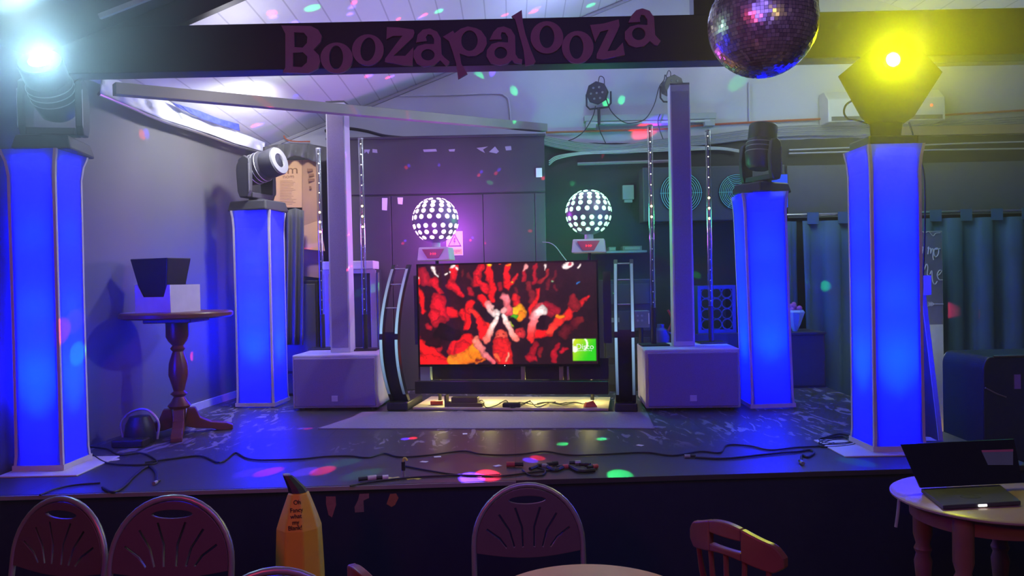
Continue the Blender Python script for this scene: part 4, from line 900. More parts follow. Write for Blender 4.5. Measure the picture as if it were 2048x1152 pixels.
# back right cabinet, flowers
a = P(1588,665,6.56); b = P(1651,665,6.56)
t = thing('low_cabinet', 'low dark cabinet at the back right of the stage', 'cabinet', ((a.x+b.x)/2-.12, 6.56, SZ)); w = (b.x-a.x)/2+.12; h = a.z-SZ
MB().box(-w,w,.015,.45,0,h-.02).build('carcass', mat('cab_dark', (.05,.05,.07), .5), t); MB().box(-w+.01,w-.01,0,.0145,.02,h-.03).build('door', mat('cab_dark2', (.06,.06,.08), .45), t, bevel=.004); MB().box(-w-.005,w+.005,-.01,.46,h-.0199,h).build('top_board', bpy.data.materials['cab_dark'], t, bevel=.003)
p = P(1590,664,6.7); t = thing('wrapped_flowers', 'small bunch of pink flowers wrapped in pale blue paper on the low cabinet', 'flowers', (p.x, 6.7, SZ+h+.001))
m = MB().lathe([(.02,0),(.05,.06),(.09,.17),(.075,.19),(.088,.16)], n=9); m.build('paper_wrap', mat('wrap_blue', (.3,.5,.7), .6), t)
random.seed(11)
for k in range(9): MB().sphere((random.uniform(-.05,.05), random.uniform(-.05,.05), .20+random.uniform(-.01,.04)), .025, 8, 6).build('flower', mat('flower_pink', (.45,.12,.35), .7), t, smooth=True)
# blue lit panel behind rear right moving head
a = P(1545,347,7.0); b = P(1580,415,7.0); t = thing('blue_lit_panel', 'small glowing blue panel on the wall behind the rear right moving head', 'panel', ((a.x+b.x)/2, 7.04, b.z)); w = (b.x-a.x)/2; h = a.z-b.z
MB().box(-w,w,0,.05,0,h).build('casing', blackm, t); MB().box(-w+.005,w-.005,-.004,-.0005,.005,h-.005).build('lit_face', emis('blue_face', (.0,.06,1), 1.0), t)
MB().prism([(w*.1,.01),(w*.8,.01),(w*.8,.10),(w*.5,.14),(w*.2,.10)], -.007, -.0045).build('lit_pattern', emis('cyan_face', (.1,.55,1), 1.0), t)
# ---- curtain with rail
Yr = 7.12
ra = P(1505,450,Yr); rb = P(2060,440,Yr)
o = MB().cyl((ra.x, Yr, 2.16), (XR-.02, Yr, 2.16), .014, n=12).build('curtain_pole', chrome, smooth=True); tag(o, 'shiny metal curtain pole showing between the curtain tabs at right', 'pole')
cur_m = mat('dark_curtain', (.055,.13,.21), .85, scale=3, var=.3)
def curtain(xa, xb, z0, label):
    m = MB(); n = int((xb-xa)/.015); vs = []; kv = 6
    for i in range(n+1):
        x = xa+(xb-xa)*i/n; ph = (x-xa)*2*PI/.29
        for j in range(kv+1):
            f = j/kv; z = 2.10*(1-f)+z0*f; vs.append((x+.015*sin(ph*2+f), Yr+.0-.045*cos(ph)*(.4+.6*min(1,f*3)), z))
    m.add(vs, [(i*(kv+1)+j, (i+1)*(kv+1)+j, (i+1)*(kv+1)+j+1, i*(kv+1)+j+1) for i in range(n) for j in range(kv)])
    t = thing('curtain', label, 'curtain', (0,0,0)); o = m.build('drape', cur_m, t, smooth=True); s = o.modifiers.new('thick', 'SOLIDIFY'); s.thickness = .006
    x = xa+.10
    while x < xb-.05:
        MB().box(x-.055, x+.055, Yr-.024, Yr-.020, 2.07, 2.18).build('tab', cur_m, t); x += .29
    return t
curtain(ra.x, 2.72, SZ+.01, 'dark pleated curtain at the back of the stage between the right podiums')
curtain(2.76, XR-.05, .02, 'dark blue pleated curtain hanging to the pub floor at far right')
# ---- leaning sign, dark board
t = thing('chalk_sign', 'tall narrow sign, grey with chalk lettering above and white below, against the curtain', 'sign', (P(1862,650,6.9).x, 6.9, 0))
ox = t.location.x; xr_ = P(1884,460,6.9).x-ox; xl_ = xr_-.46; ztp = P(1862,462,6.9).z; zmid = P(1865,649,6.9).z
MB().box(xl_, xr_, 0, .02, 0, ztp).build('board', mat('board_edge', (.4,.4,.4), .5), t)
MB().box(xl_+.005, xr_-.006, -.004, -.0005, zmid, ztp-.008).build('chalk_panel', mat('chalk_grey', (.17,.16,.21), .7), t)
MB().box(xl_+.005, xr_-.004, -.004, -.0005, .12, zmid-.001).build('white_panel', mat('board_white', (.55,.56,.56), .6), t)
chk = mat('chalk', (.6,.6,.62), .8)
def stroke(pts, r=.005): MB().tube(catmull([Vector((P(1780+x/5.76, 420+y/5.76, 6.9).x-ox, -.008, P(1780+x/5.76, 420+y/5.76, 6.9).z)) for x, y in pts], 5), r, 6).build('chalk_stroke', chk, t, smooth=True)
stroke([(430,445),(440,430),(432,510)]); stroke([(435,460),(460,440),(462,500),(478,450),(492,460),(490,540),(498,575)])
stroke([(545,440),(510,450),(500,500),(520,540),(550,510),(555,460),(530,440),(520,455),(575,445)]); stroke([(360,440),(375,430),(368,500)])
stroke([(390,690),(415,625),(430,660),(425,740),(440,755)]); stroke([(455,740),(475,700),(480,760),(490,830),(515,855),(540,820)]); stroke([(540,760),(570,735),(590,700),(560,700),(540,750),(560,800),(600,805)])
stroke([(330,260),(360,250),(400,265),(440,250),(490,300),(520,270),(575,262)], .003)
stroke([(430,1083),(610,1083)], .004); stroke([(430,1060),(460,1083),(430,1106)], .003); stroke([(450,1060),(480,1083),(450,1106)], .003); stroke([(470,1060),(500,1083),(470,1106)], .003)
top = P(1834,464,4.55); bot_ = P(1884,874,4.42)
m = MB(); bx, tx = bot_.x, top.x
m.frustum([(bx-.02,4.42,SZ),(bx,4.42,SZ),(bx,5.3,SZ),(bx-.02,5.3,SZ)], [(tx-.02,4.55,top.z),(tx,4.55,top.z),(tx,5.4,top.z),(tx-.02,5.4,top.z)])
t = thing('leaning_board', 'dark board with a pale edge leaning at the right end of the stage', 'board', (bx, 4.8, SZ)); m.M = Matrix.Identity(4)
m.v = [(v[0]-bx, v[1]-4.8, v[2]-SZ) for v in m.v]; m.build('board', mat('board_dark', (.03,.03,.05), .6), t)
m = MB(); m.frustum([(-.022,-.388,0),(.004,-.388,0),(.004,-.3805,0),(-.022,-.3805,0)], [(tx-bx-.022,-.258,top.z-SZ),(tx-bx+.004,-.258,top.z-SZ),(tx-bx+.004,-.2505,top.z-SZ),(tx-bx-.022,-.2505,top.z-SZ)]); m.build('edge_trim', mat('pale_edge', (.4,.42,.45), .5), t)
for i, (px, py) in enumerate(((1852,858),(1862,866),(1856,878))):
    q = PZ(px, py, SZ+.001); o = MB().box(-.05,.05,-.03,.03,0,.002).build('paper_sheet', paper); o.location = q; o.rotation_euler = (0,0,i*.7); tag(o, 'loose paper scrap on the stage floor right of the far right podium', 'paper', 'paper scraps by the right podium')
# dark rounded case far right
p = P(1966,714,5.2)
t = thing('travel_case', 'dark rounded travel case with a pale metal rim at the far right edge', 'case', (p.x+.5, 5.2, 0)); H = p.z
out = [(-.5+.06*(1-cos(a)), H-.10+.10*sin(a)) for a in [PI/2*k/8 for k in range(9)]]
MB().prism([(-.5,0)]+out+[(.6,H),(.6,0)], 0, .5).build('trunk_body', mat('trunk_dark', (.03,.05,.08), .4), t, bevel=.01)
MB().cyl((-.43,-.006,H+.002),(.6,-.006,H+.002),.008).build('rim', chrome, t, smooth=True)
a = P(1972,776,5.18)-Vector(t.location); b = P(2014,795,5.18)-Vector(t.location)
MB().tube(catmull([(a.x,-.012,a.z),((a.x+b.x)/2,-.012,(a.z+b.z)/2-.005),(b.x,-.012,b.z)]), .005).build('latch_bar', silver, t, smooth=True)
a = P(2038,764,5.18)-Vector(t.location); MB().box(a.x-.022,a.x+.022,-.006,-.0005,a.z-.05,a.z+.05).build('sticker', mat('lilac_sticker', (.40,.30,.55), .6), t)

# ================================================================== LEFT TABLE AND THINGS
TZ = SZ+.83
t = thing('pedestal_table', 'round dark wooden pedestal table by the grey left wall', 'table', (-2.295, 5.13, SZ))
MB().lathe([(.0001,.79),(.345,.79),(.36,.80),(.36,.822),(.35,.83),(.0001,.83)], n=48).build('tabletop', redwood, t, smooth=True)
MB().box(-.16,.16,-.16,.16,.76,.789).build('top_block', redwood, t, bevel=.006)
MB().lathe([(.06,.17),(.075,.19),(.05,.22),(.035,.25),(.055,.27),(.035,.29),(.045,.33),(.065,.40),(.06,.48),(.035,.56),(.05,.58),(.035,.60),(.06,.63),(.075,.66),(.075,.7599)], n=24).build('turned_column', redwood, t, smooth=True)
for k in range(4):
    M = Matrix.Rotation(R(20)+k*PI/2, 4, 'Z')
    m = MB(); m.M = M
    m.prism([(.03,.05),(.05,.17),(.10,.17),(.13,.10),(.20,.065),(.30,.05),(.34,.03),(.34,0),(.26,0),(.20,.02),(.10,.03)], -.035, .035); m.build('leg', redwood, t, bevel=.005)
pp = P(310,622,4.95)
t = thing('white_carton', 'white open carton on the wooden table at left', 'box', (P(341,622,4.98).x, 4.98, TZ+.0008), R(38))
# front face left along -x' ; right face along +
cw = mat('carton_white', (.62,.62,.66), .6)
shape('front_panel', [[(-.33,0),(0,0),(0,.185),(-.025,.185),(-.06,.105),(-.25,.105),(-.305,.19),(-.33,.19)]], .004, cw, Matrix.Translation((0,.002,0)) @ UP, t)
MB().box(-.004,0,.0041,.25,0,.185).build('side_panel', cw, t); MB().box(-.33,-.326,.0041,.25,0,.185).build('side_panel', cw, t); MB().box(-.33,0,.2501,.254,0,.185).build('back_panel', cw, t); MB().box(-.326,-.0041,.0041,.25,0,.004).build('bottom_panel', cw, t)
t.rotation_euler = (0,0,R(-24)); cart = t
q0 = P(266,513,5.08); q1 = P(377,516,5.08)
m = MB(); pl = [P(x, y, 5.08) for x, y in ((267,514),(377,517),(377,566),(352,569),(343,588),(284,588),(271,562))]
m.frustum([(p.x, 5.0, p.z) for p in pl], [(p.x+.02, 5.16, p.z) for p in pl])
m = MB(); m.frustum([(-.27,.03,.006),(-.08,.03,.006),(-.08,.16,.006),(-.27,.16,.006)], [(-.345,-.02,.365),(.005,-.02,.365),(.005,.18,.365),(-.345,.18,.365)])
m.M = Matrix.Identity(4); m.v = [tuple(Matrix.Translation(cart.location) @ Matrix.Rotation(R(-24),4,'Z') @ Vector(v)) for v in m.v]
o = m.build('black_tub', mat('tub_black', (.02,.02,.03), .5), bevel=.006); tag(o, 'black plastic tub sitting in the white carton on the left table', 'tub')
o = MB().frustum([(-.12,-.09,0),(.12,-.09,0),(.12,.09,0),(-.12,.09,0)],[(-.12,-.09,.002),(.12,-.09,.002),(.12,.09,.002),(-.12,.09,.002)]).build('paper_sheet', paper); o.location = (-2.50,5.10,TZ+.001); tag(o, 'sheet of white paper lying on the left end of the wooden table', 'paper')
# light fixture and adapter on the floor by the table
q = PZ(262,893,SZ)
t = thing('floor_lamp_can', 'black can light lying on the stage in front of the left table', 'light', (q.x, q.y+.12, SZ))
MB().lathe([(.0001,0),(.09,0),(.10,.02),(.085,.12),(.06,.17),(.0001,.18)], n=20).build('body', black, t, smooth=True)
MB().tube(catmull([(-.11,0,.02),(-.12,0,.13),(-.05,0,.20),(.05,0,.21),(.12,0,.13),(.11,0,.02)]), .008).build('bracket', silver, t, smooth=True)
o = MB().box(-.10,.10,-.05,.05,0,.05).build('power_adapter', black, bevel=.01); o.location = (q.x+.0, q.y-.0, SZ); tag(o, 'black power adapter on the stage in front of the left table', 'adapter')

# ================================================================== STAGE FLOOR ITEMS
mp_ = [(636,857),(700,836),(725,824),(1225,824),(1262,822),(1295,826),(1309,857),(1200,856),(1000,857),(800,857)]
pts = [PZ(x, y, SZ+.004) for x, y in mp_]
m = MB(); m.frustum([(p.x,p.y,SZ+.0008) for p in pts], [(p.x,p.y,SZ+.006) for p in pts]); tag(m.build('carpet_mat', mat('grey_carpet', (.26,.24,.26), .9, scale=60, bump=.3)), 'pale grey carpet strip on the stage below the video screen', 'mat')
gs = 'black cables lying across the stage'
def fcable(pts, label, r=.005, mt=None, group=None): return cable('cable', label, [PZ(x, y, SZ+r+.0012) for x, y in pts], r, mt or cable_m, group=group)
fcable([(290,925),(340,918),(400,912),(440,925),(470,906),(490,915),(520,920),(600,918),(650,913),(700,912),(735,915),(768,907),(800,914),(860,910),(925,902),(960,908),(1000,910),(1045,908),(1090,903),(1140,910),(1200,909),(1290,905),(1345,911),(1400,903),(1440,905),(1455,890),(1500,892),(1540,900),(1590,895),(1640,892),(1668,886)], 'long thin black cable snaking right across the whole stage', .005)
fcable([(176,893),(215,898),(240,910),(280,906),(305,915),(312,926),(270,930),(215,926),(185,910)], 'black cable loop on the stage right of the left podium')
fcable([(80,990),(110,978),(150,970),(200,966)], 'short black cable near the stage edge below the left podium')
fcable([(205,975),(225,984),(245,975),(265,955),(285,938),(300,933),(312,945),(313,962)], 'black microphone cable ending in a plug at the left stage edge', .007)
fcable([(700,972),(735,965),(790,958),(850,953),(930,950),(1000,952),(1060,945),(1100,940)], 'black cable along the stage edge left of the plug cluster')
fcable([(810,932),(840,938),(900,948),(950,951),(1000,949)], 'black cable leading right from the yellow tape mark')
fcable([(1390,915),(1450,917),(1520,910),(1570,905),(1598,903),(1620,900),(1628,906),(1615,914),(1604,910),(1602,922)], 'black cable with end loop at the right of the stage front', .006)
for i in range(3): fcable([(1645-i*3,876+i*6),(1680,868+i*5),(1712,876+i*5),(1690,886+i*3),(1650,886+i*4),(1640,878+i*6),(1680,872+i*8),(1710,884)], 'coiled black cable left of the far right podium foot', group='coiled cables by the right podium')
def plug(px, py, rz, label, col=silver, L=.06, r=.010):
    q = PZ(px, py, SZ+.0005); t = thing('cable_plug', label, 'plug', (q.x, q.y, SZ+r+.001), rz)
    MB().cyl((-L*.5,0,0),(0,0,0),r*.8).build('sleeve', black, t, smooth=True); MB().cyl((.0005,0,0),(L*.5,0,0),r).build('connector', col, t, smooth=True); return t
plug(313,968,R(-90),'metal cable plug at the left stage edge')
plug(1380,916,R(180),'metal cable plug lying right of centre on the stage')
plug(1603,928,R(-95),'dark cable plug near the stage edge before the right podium')
plug(1030,934,R(175),'red and black cable plug at the left end of the plug cluster', mat('red_plug', (.5,.08,.08), .4), .09, .014)
plug(735,962,R(20),'cable plug with white tape at the stage edge', mat('tape_white', (.6,.55,.58), .6), .09, .013)
plug(765,960,R(10),'pale cable plug just left of the yellow tape mark', paper, .06, .012)
random.seed(21)
cl = MB(); 
for k, (px, py) in enumerate(((1085,936),(1105,932),(1125,938),(1150,930),(1170,934),(1185,938))):
    plug(px, py, R(random.uniform(-40,40)), 'plug in the dark cluster of leads on the centre of the stage edge', [silver, black, bpy.data.materials['red_plug']][k%3], .06, .012)['group'] = 'cluster of plugs on the stage'
fcable([(1060,938),(1085,930),(1110,940),(1135,932),(1160,942),(1190,940)], 'thick black lead joining the cluster of plugs', .010)
fcable([(1045,940),(1060,950),(1085,950),(1090,940),(1075,935)], 'black lead loop beside the red plug')
# tape cross + upright plug
q = PZ(806,957,SZ)
t = thing('tape_mark', 'yellow tape marks on the stage edge around an upright plug', 'tape', (q.x, q.y, SZ+.0005))
ym = mat('yellow_tape', (.7,.65,.12), .6)
for dx, a in ((-.055,.6),(-.055,-.6),(.055,.6),(.055,-.6)): m = MB(); m.M = Matrix.Translation((dx,0,0)) @ Matrix.Rotation(a,4,'Z'); m.box(-.04,.04,-.013,.013,0,.001+.0006*(a>0)).build('tape_strip', ym, t)
t = thing('upright_plug', 'upright cable end standing between the yellow tape marks', 'plug', (q.x, q.y+.02, SZ+.001))
MB().cyl((0,0,0),(0,0,.035),.009).build('connector', silver, t, smooth=True); MB().cyl((0,0,.0355),(0,0,.08),.010).build('sleeve', black, t, smooth=True); MB().tube(catmull([(0,0,.0805),(.002,0,.095),(.012,0,.097),(.02,0,.085)]), .006).build('yellow_lead', ym, t, smooth=True)
q = PZ(215,920,SZ); o = MB().lathe([(.0001,0),(.07,0),(.065,.003),(.0001,.003)], Matrix.Diagonal((1.0,.5,1,1)), 20).build('white_disc', paper); o.location = (q.x,q.y,SZ+.0006); tag(o, 'flat white oval scrap right of the left podium base', 'paper')
for px, py in ((875,914),(848,924),(995,932),(930,868),(1280,891)):
    q = PZ(px, py, SZ); o = MB().box(-.02,.02,-.015,.015,0,.0015).build('paper_scrap', paper); o.location = (q.x,q.y,SZ+.0006); o.rotation_euler = (0,0,px*.37); tag(o, 'tiny white paper scrap on the stage floor', 'paper', 'tiny paper scraps on the stage')
for (poly, lab, col) in (([(652,993),(671,993),(672,1010),(664,1035),(657,1030),(652,1008)],'pinkish torn sticker on the stage front, left of three',(.30,.13,.12)),([(719,988),(738,987),(738,996),(727,1001),(728,1024),(710,1025),(709,1014),(716,1000)],'grey and pink torn sticker on the stage front, middle of three',(.25,.16,.15)),([(780,988),(792,987),(797,996),(790,1010),(783,1014),(773,1008)],'round orange torn sticker on the stage front, right of three',(.34,.15,.07))):
    yq = fy(P(poly[0][0],1000,3.75).x)-.0265
    pts = [P(x, y, 3.7) for x, y in poly]; pts = [(CAMP+(p-CAMP)*((fy(p.x)-.004)/p.y)) for p in pts]
    m = MB(); m.frustum([(p.x,p.y,p.z) for p in pts], [(p.x,p.y+.0025,p.z) for p in pts]); tag(m.build('torn_sticker', mat('st'+lab[:6], col, .8, scale=40, var=.3)), lab, 'sticker')

# ================================================================== BANANA
q = P(601,1152,3.05)
t = thing('plastic_banana', 'big yellow plastic banana with black tip and handwriting, standing before the stage', 'banana', (q.x, 3.05, 0))
yel = mat('banana_yellow', (.72,.42,.03), .45, var=.08)
def bw(py, pl, pr): a = P(pl, py, 3.05); b = P(pr, py, 3.05); return ((a.x+b.x)/2-q.x, (b.x-a.x)/2, a.z)
secs = [bw(984,578,616), bw(1000,573,622), bw(1028,564,632), bw(1053,557,640), bw(1100,556,643), bw(1151,556,646)]
secs = [(.004,.05,0.0),(.0,.075,.08),(.0,.088,.25)] + secs[::-1]
def ringb(cx_, rx, z, n=8, sy=.9): return [(cx_+rx/cos(PI/8)*cos(PI/8+2*PI*k/n), rx*sy/cos(PI/8)*sin(PI/8+2*PI*k/n), z) for k in range(n)]
MB().rings([ringb(*s) for s in secs]).build('banana_body', yel, t, bevel=.006)
tipc = [bw(983.5,579,614), bw(975,577,608), bw(965,573,598), bw(956,569,589), bw(951,567,583)]
MB().rings([ringb(*s) for s in tipc]).build('stalk', mat('stalk_black', (.015,.015,.02), .5), t)
MB().rings([ringb(*bw(950.5,566,580)), ringb(*bw(948,566,579))]).build('stalk_end', mat('stalk_end', (.4,.42,.5), .6), t)
inkb = mat('marker_ink', (.05,.01,.01), .7)
for py, s, w in ((998,'Oh',.021),(1012,'Fancy',.021),(1023,'what',.021),(1034,'my',.019),(1044,'Blank!',.021)):
    p = P(601, py, 3.05); f = min(secs[3:], key=lambda s_: abs(s_[2]-p.z)); ry = np.interp(p.z, [s_[2] for s_ in secs], [s_[1] for s_ in secs])*.9
    text('handwriting', s, .026, inkb, Matrix.Translation((p.x-q.x, -ry-.004, p.z)) @ UP @ Matrix.Rotation(R(4),4,'Z'), t, .002, .9)

# ================================================================== FAN-BACK CHAIRS
plast = mat('chair_plastic', (.10,.06,.075), .45, var=.1); tubem = mat('chair_tube', (.32,.30,.31), .35, .5)
def fan_chair(loc, rz, label, sc=1.0):
    t = thing('folding_chair', label, 'chair', loc, rz, 'fan-back folding chairs'); H = .82; rx = .215
    tilt = Matrix.Rotation(R(8), 4, 'X')
    M = Matrix.Translation((0,-.19,.44)) @ tilt
    # arch tube
    h = H-.44
    arch = [(-.205,0,-.44/cos(R(8))+.0)] + [(-rx,0,.05)] + [(rx*cos(a), 0, .15+(h-.15)*sin(a)) for a in [PI-PI*k/20 for k in range(21)]] + [(rx,0,.05),(.205,0,-.44/cos(R(8)))]
    arch[0] = (-.205,0,-.435); arch[-1] = (.205,0,-.435)
    m = MB(); m.M = M; m.tube(arch, .011, 10); m.build('frame', tubem, t, smooth=True)
    def ot(x, z): return (x, z)
    pr = rx-.012; out = [(pr*cos(a), .15+(h-.165)*sin(a)) for a in [PI*k/26 for k in range(27)]] + [(-pr,.135)] + [(-pr+2*pr*k/12, .125-.022*sin(PI*k/12)) for k in range(13)] + [(pr,.135)]
    holes = [ell(0, h-.058, .075, .017)]
    for xt, zt_, xb, zb_ in ((-.165,.215,-.085,.14),(-.115,.27,-.055,.14),(-.05,.295,-.022,.14),(.05,.295,.022,.14),(.115,.27,.055,.14),(.165,.215,.085,.14)):
        dx, dz = xt-xb, zt_-zb_; L2 = math.hypot(dx, dz); nx, nz = -dz/L2*.0055, dx/L2*.0055
        mx_, mz_ = (xt+xb)/2-.012*(1 if xt>0 else -1), (zt_+zb_)/2
        holes.append([(xb+nx,zb_+nz),(mx_+nx,mz_+nz),(xt+nx,zt_+nz),(xt-nx,zt_-nz),(mx_-nx,mz_-nz),(xb-nx,zb_-nz)])
    shape('backrest', [out]+holes, .012, plast, M @ UP, t, bevel=.002)
    MB().box(-.19,.19,-.16,.21,.435,.455).build('seat', plast, t, bevel=.012)
    for sx in (-1,1):
        MB().tube([(sx*.20,.22,.011),(sx*.20,.10,.25),(sx*.20,-.12,.425)], .010, 8).build('leg', tubem, t, smooth=True)
        MB().cyl((sx*.20,.22,0),(sx*.20,.22,.02),.014).build('foot_cap', black, t)
    MB().cyl((-.19,.17,.09),(.19,.17,.09),.008).build('stretcher', tubem, t, smooth=True)
    return t
p = P(1058,968,2.98); fan_chair((p.x, 2.74, p.z-.82), R(182), 'fan-back folding chair at the centre in front of the stage')
p = P(346,993,2.68); fan_chair((p.x, 2.44, p.z-.82), R(180), 'fan-back folding chair second from left, beside the banana')
p = P(112,996,2.82); fan_chair((p.x-.04, 2.59, p.z-.82), R(164), 'fan-back folding chair furthest left, at the picture edge')
p = P(578,1141,2.05); fan_chair((p.x-.02, 1.82, p.z-.82), R(185), 'fan-back folding chair whose top just shows under the banana')
# ---- wooden spindle chairs
def spindle_chair(loc, rz, label):
    t = thing('wooden_chair', label, 'chair', loc, rz, 'farmhouse wooden chairs'); red = mat('mahogany', (.20,.07,.055), .35, var=.3, scale=7)
    # curved crest rail: arc in XY, thick outline in XZ
    W2 = .165; n = 20; m = MB()
    def crest(xa, xb, zlo, zhi):
        rs = []
        for k in range(n+1):
            x = xa+(xb-xa)*k/n; y = -.19-.05*(1-(x/W2)**2); zt_ = zhi(x); zb_ = zlo(x); rs.append([(x,y-.012,zb_),(x,y+.012,zb_),(x,y+.012,zt_),(x,y-.012,zt_)])
        return MB().rings(rs)
    zh = lambda x: .86 + .022*cos(x/W2*PI*.9)-.03*max(0,(abs(x)/W2-.8)/.2)**2
    zl = lambda x: .775+ .012*cos(x/W2*PI) +.02*max(0,(abs(x)/W2-.85)/.15)
    a = crest(-W2, -.055, zl, zh); b = crest(.055, W2, zl, zh); c = crest(-.0549,.0549, zl, lambda x: .805); d_ = crest(-.0549,.0549, lambda x: .838, zh)
    mm = MB(); [mm.add(x.v, x.f) for x in (a,b,c,d_)]; mm.build('crest_rail', red, t, bevel=.004)
    MB().lathe([(.0001,.43),(.19,.43),(.205,.445),(.20,.465),(.0001,.46)], n=32).build('seat', red, t, smooth=True)
    for x in (-.125,-.06,0,.06,.125):
        yb = -.19-.05*(1-(x/W2)**2); pts = [(x*.8,-.15,.462),(x*.85,-.155-.0,.55),(x*.92,yb+.01,.68),(x,yb,.785)]
        MB().tube(catmull(pts,4), [.008,.009,.010,.012,.013,.013,.012,.011,.010,.009,.008,.008,.008][:len(catmull(pts,4))], 8).build('spindle', red, t, smooth=True)
    for sx in (-1,1):
        for sy in (-1,1): MB().tube([(sx*.19,sy*.19,0),(sx*.165,sy*.165,.15),(sx*.155,sy*.155,.22),(sx*.13,sy*.13,.4295)], [.012,.016,.021,.014], 10).build('leg', red, t, smooth=True)
    return t
# crest centre at mid of (.54,2.31),(.69,2.06)
def chair_at(mid, ang, label):
    c = Vector((mid[0], mid[1], 0)) + Matrix.Rotation(ang, 3, 'Z') @ Vector((0,.235,0)); return spindle_chair(c, ang, label)
chair_at((.612,2.185), R(-53), 'red-brown spindle-back wooden chair right of centre in front of the stage')
chair_at((-.395,1.885), R(-56), 'spindle-back wooden chair whose crest tip shows at the bottom, right of the banana')
# ---- round tables
t = thing('round_table', 'round varnished wooden table top at the bottom centre', 'table', (.193,1.955,0))
MB().lathe([(.0001,.71),(.29,.71),(.302,.722),(.302,.733),(.295,.74),(.0001,.74)], n=64).build('tabletop', wood, t, smooth=True)
MB().lathe([(.05,.03),(.055,.1),(.035,.3),(.05,.5),(.04,.7099)], n=20).build('pedestal', blackm, t, smooth=True); MB().lathe([(.0001,0),(.16,0),(.15,.02),(.05,.0299),(.0001,.0299)], n=32).build('base', blackm, t, smooth=True)
t = thing('round_table', 'small round wooden table with a laptop at lower right', 'table', (1.82,2.92,0))
tb = mat('table_brown', (.33,.22,.19), .3, var=.2, scale=6); lg = mat('leg_brown', (.22,.09,.07), .4, var=.2)
MB().lathe([(.0001,.70),(.31,.70),(.325,.708),(.325,.714),(.315,.72),(.0001,.72)], n=64).build('tabletop', tb, t, smooth=True)
MB().lathe([(.24,.63),(.255,.63),(.255,.6995),(.24,.6995),(.24,.63)], n=40, cap=False).build('apron', lg, t, smooth=True)
for dx, dy in ((-.185,-.18),(-.165,.13),(.15,.13),(.13,-.18)):
    MB().lathe([(.018,0),(.02,.10),(.028,.35),(.034,.42),(.026,.45),(.034,.47),(.026,.49),(.036,.53),(.036,.6995)], Matrix.Translation((dx,dy,0)), 16).build('leg', lg, t, smooth=True)
# laptop: open, screen towards camera
h0 = PZ(1842,976,.74); h1 = PZ(2000,968,.74); f0 = PZ(1886,1010,.74); f1 = PZ(2042,1001,.74)
ux = (h1-h0).normalized(); ang = math.atan2(ux.y, ux.x); t = thing('laptop', 'open dark laptop on the small round table at lower right', 'laptop', ((h0+h1)/2).xy.to_3d()+Vector((0,0,.7205)), ang)
wl_ = (h1-h0).length/2; inv = Matrix.Rotation(-ang, 3, 'Z'); a = inv @ (f0-(h0+h1)/2); b = inv @ (f1-(h0+h1)/2)
m = MB(); base4 = [(-wl_,0),(wl_,0),(b.x,b.y),(a.x,a.y)]; m.frustum([(x,y,.002) for x,y in base4[::-1]], [(x,y,.018) for x,y in base4[::-1]]); m.build('base', mat('laptop_dark', (.05,.05,.07), .35), t, bevel=.003)
mx_ = (a.x+b.x)/2; my_ = (a.y+b.y)/2
MB().lathe([(.0001,.0182),(.04,.0182),(.039,.019),(.0001,.019)], Matrix.Translation((mx_*.8, my_*.62, 0)) @ Matrix.Diagonal((1,.6,1,1)), 24).build('touchpad', black, t)
MB().box(mx_+.0-.016, mx_+.016, my_-.004, my_-.0005, .006, .014).build('front_light', emis('laptop_led', (1,.95,.85), 3), t)
st_ = P(1815,889,2.98)-Vector(t.location); lid = MB(); tl = Vector((-wl_-.05, .06, .0)); 
lidh = (P(1815,889,h0.y+.06).z-.7205)
lid.frustum([(-wl_,.002,.019),(wl_+.10,.002,.019),(wl_+.10,.010,.019),(-wl_,.010,.019)], [(-wl_-.035,.07,lidh),(wl_+.12,.07,lidh),(wl_+.12,.078,lidh),(-wl_-.035,.078,lidh)]); lid.build('lid', mat('laptop_screen', (.012,.014,.03), .25), t)
def on_lid(px, py):   # point on lid front plane
    o3 = Vector(t.location); Rz = Matrix.Rotation(ang, 3, 'Z'); A = o3+Rz@Vector((0,.002,.019)); B = o3+Rz@Vector((0,.07,lidh)); U = Rz@Vector((1,0,0)); nrm = U.cross(B-A).normalized(); d = ray(px, py); return inv @ (CAMP+d*((A-CAMP).dot(nrm)/d.dot(nrm)) - o3) - (inv@nrm)*(.002 if (inv@nrm).y > 0 else -.002)
for poly, mm, nm in (([(1962,902),(2025,900),(2025,930),(1975,930)], mat('patch_grey', (.16,.25,.27), .5), 'sticker'),([(1962,900.5),(2025,898.5),(2025,903),(1963,904.5)], mat('patch_pink', (.5,.15,.25), .5), 'patch_strip')):  # flat grey patch with a pink strip along its top
    ps = [on_lid(*p_) for p_ in poly]; dd = Vector((0,-.0012 if nm == 'sticker' else -.002,0)); MB().frustum(ps, [p_+dd for p_ in ps]).build(nm, mm, t)
o = MB().tube(catmull([(1.50,2.93,.715),(1.494,2.93,.66),(1.485,2.93,.60)]), .006).build('hanging_strap', mat('strap_grey', (.3,.3,.32), .6), smooth=True); tag(o, 'short grey strap hanging from the left side of the small round table', 'strap')

# ================================================================== LIGHTS
def light(kind, loc, col, e, size=.05, target=None, spot=None, blend=.5, name='lamp'):
    ld = bpy.data.lights.new(name, kind); ld.color = col; ld.energy = e
    if kind == 'AREA': ld.size = size
    else: ld.shadow_soft_size = size
    if spot: ld.spot_size = R(spot); ld.spot_blend = blend
    o = bpy.data.objects.new(name, ld); C.objects.link(o); o.location = loc
    if target is not None: o.rotation_euler = (Vector(target)-Vector(loc)).to_track_quat('-Z', 'Y').to_euler()
    return o
w = bpy.data.worlds.new('world'); scene.world = w; w.use_nodes = True
w.node_tree.nodes['Background'].inputs['Color'].default_value = (.04,.05,.50,1); w.node_tree.nodes['Background'].inputs['Strength'].default_value = .22
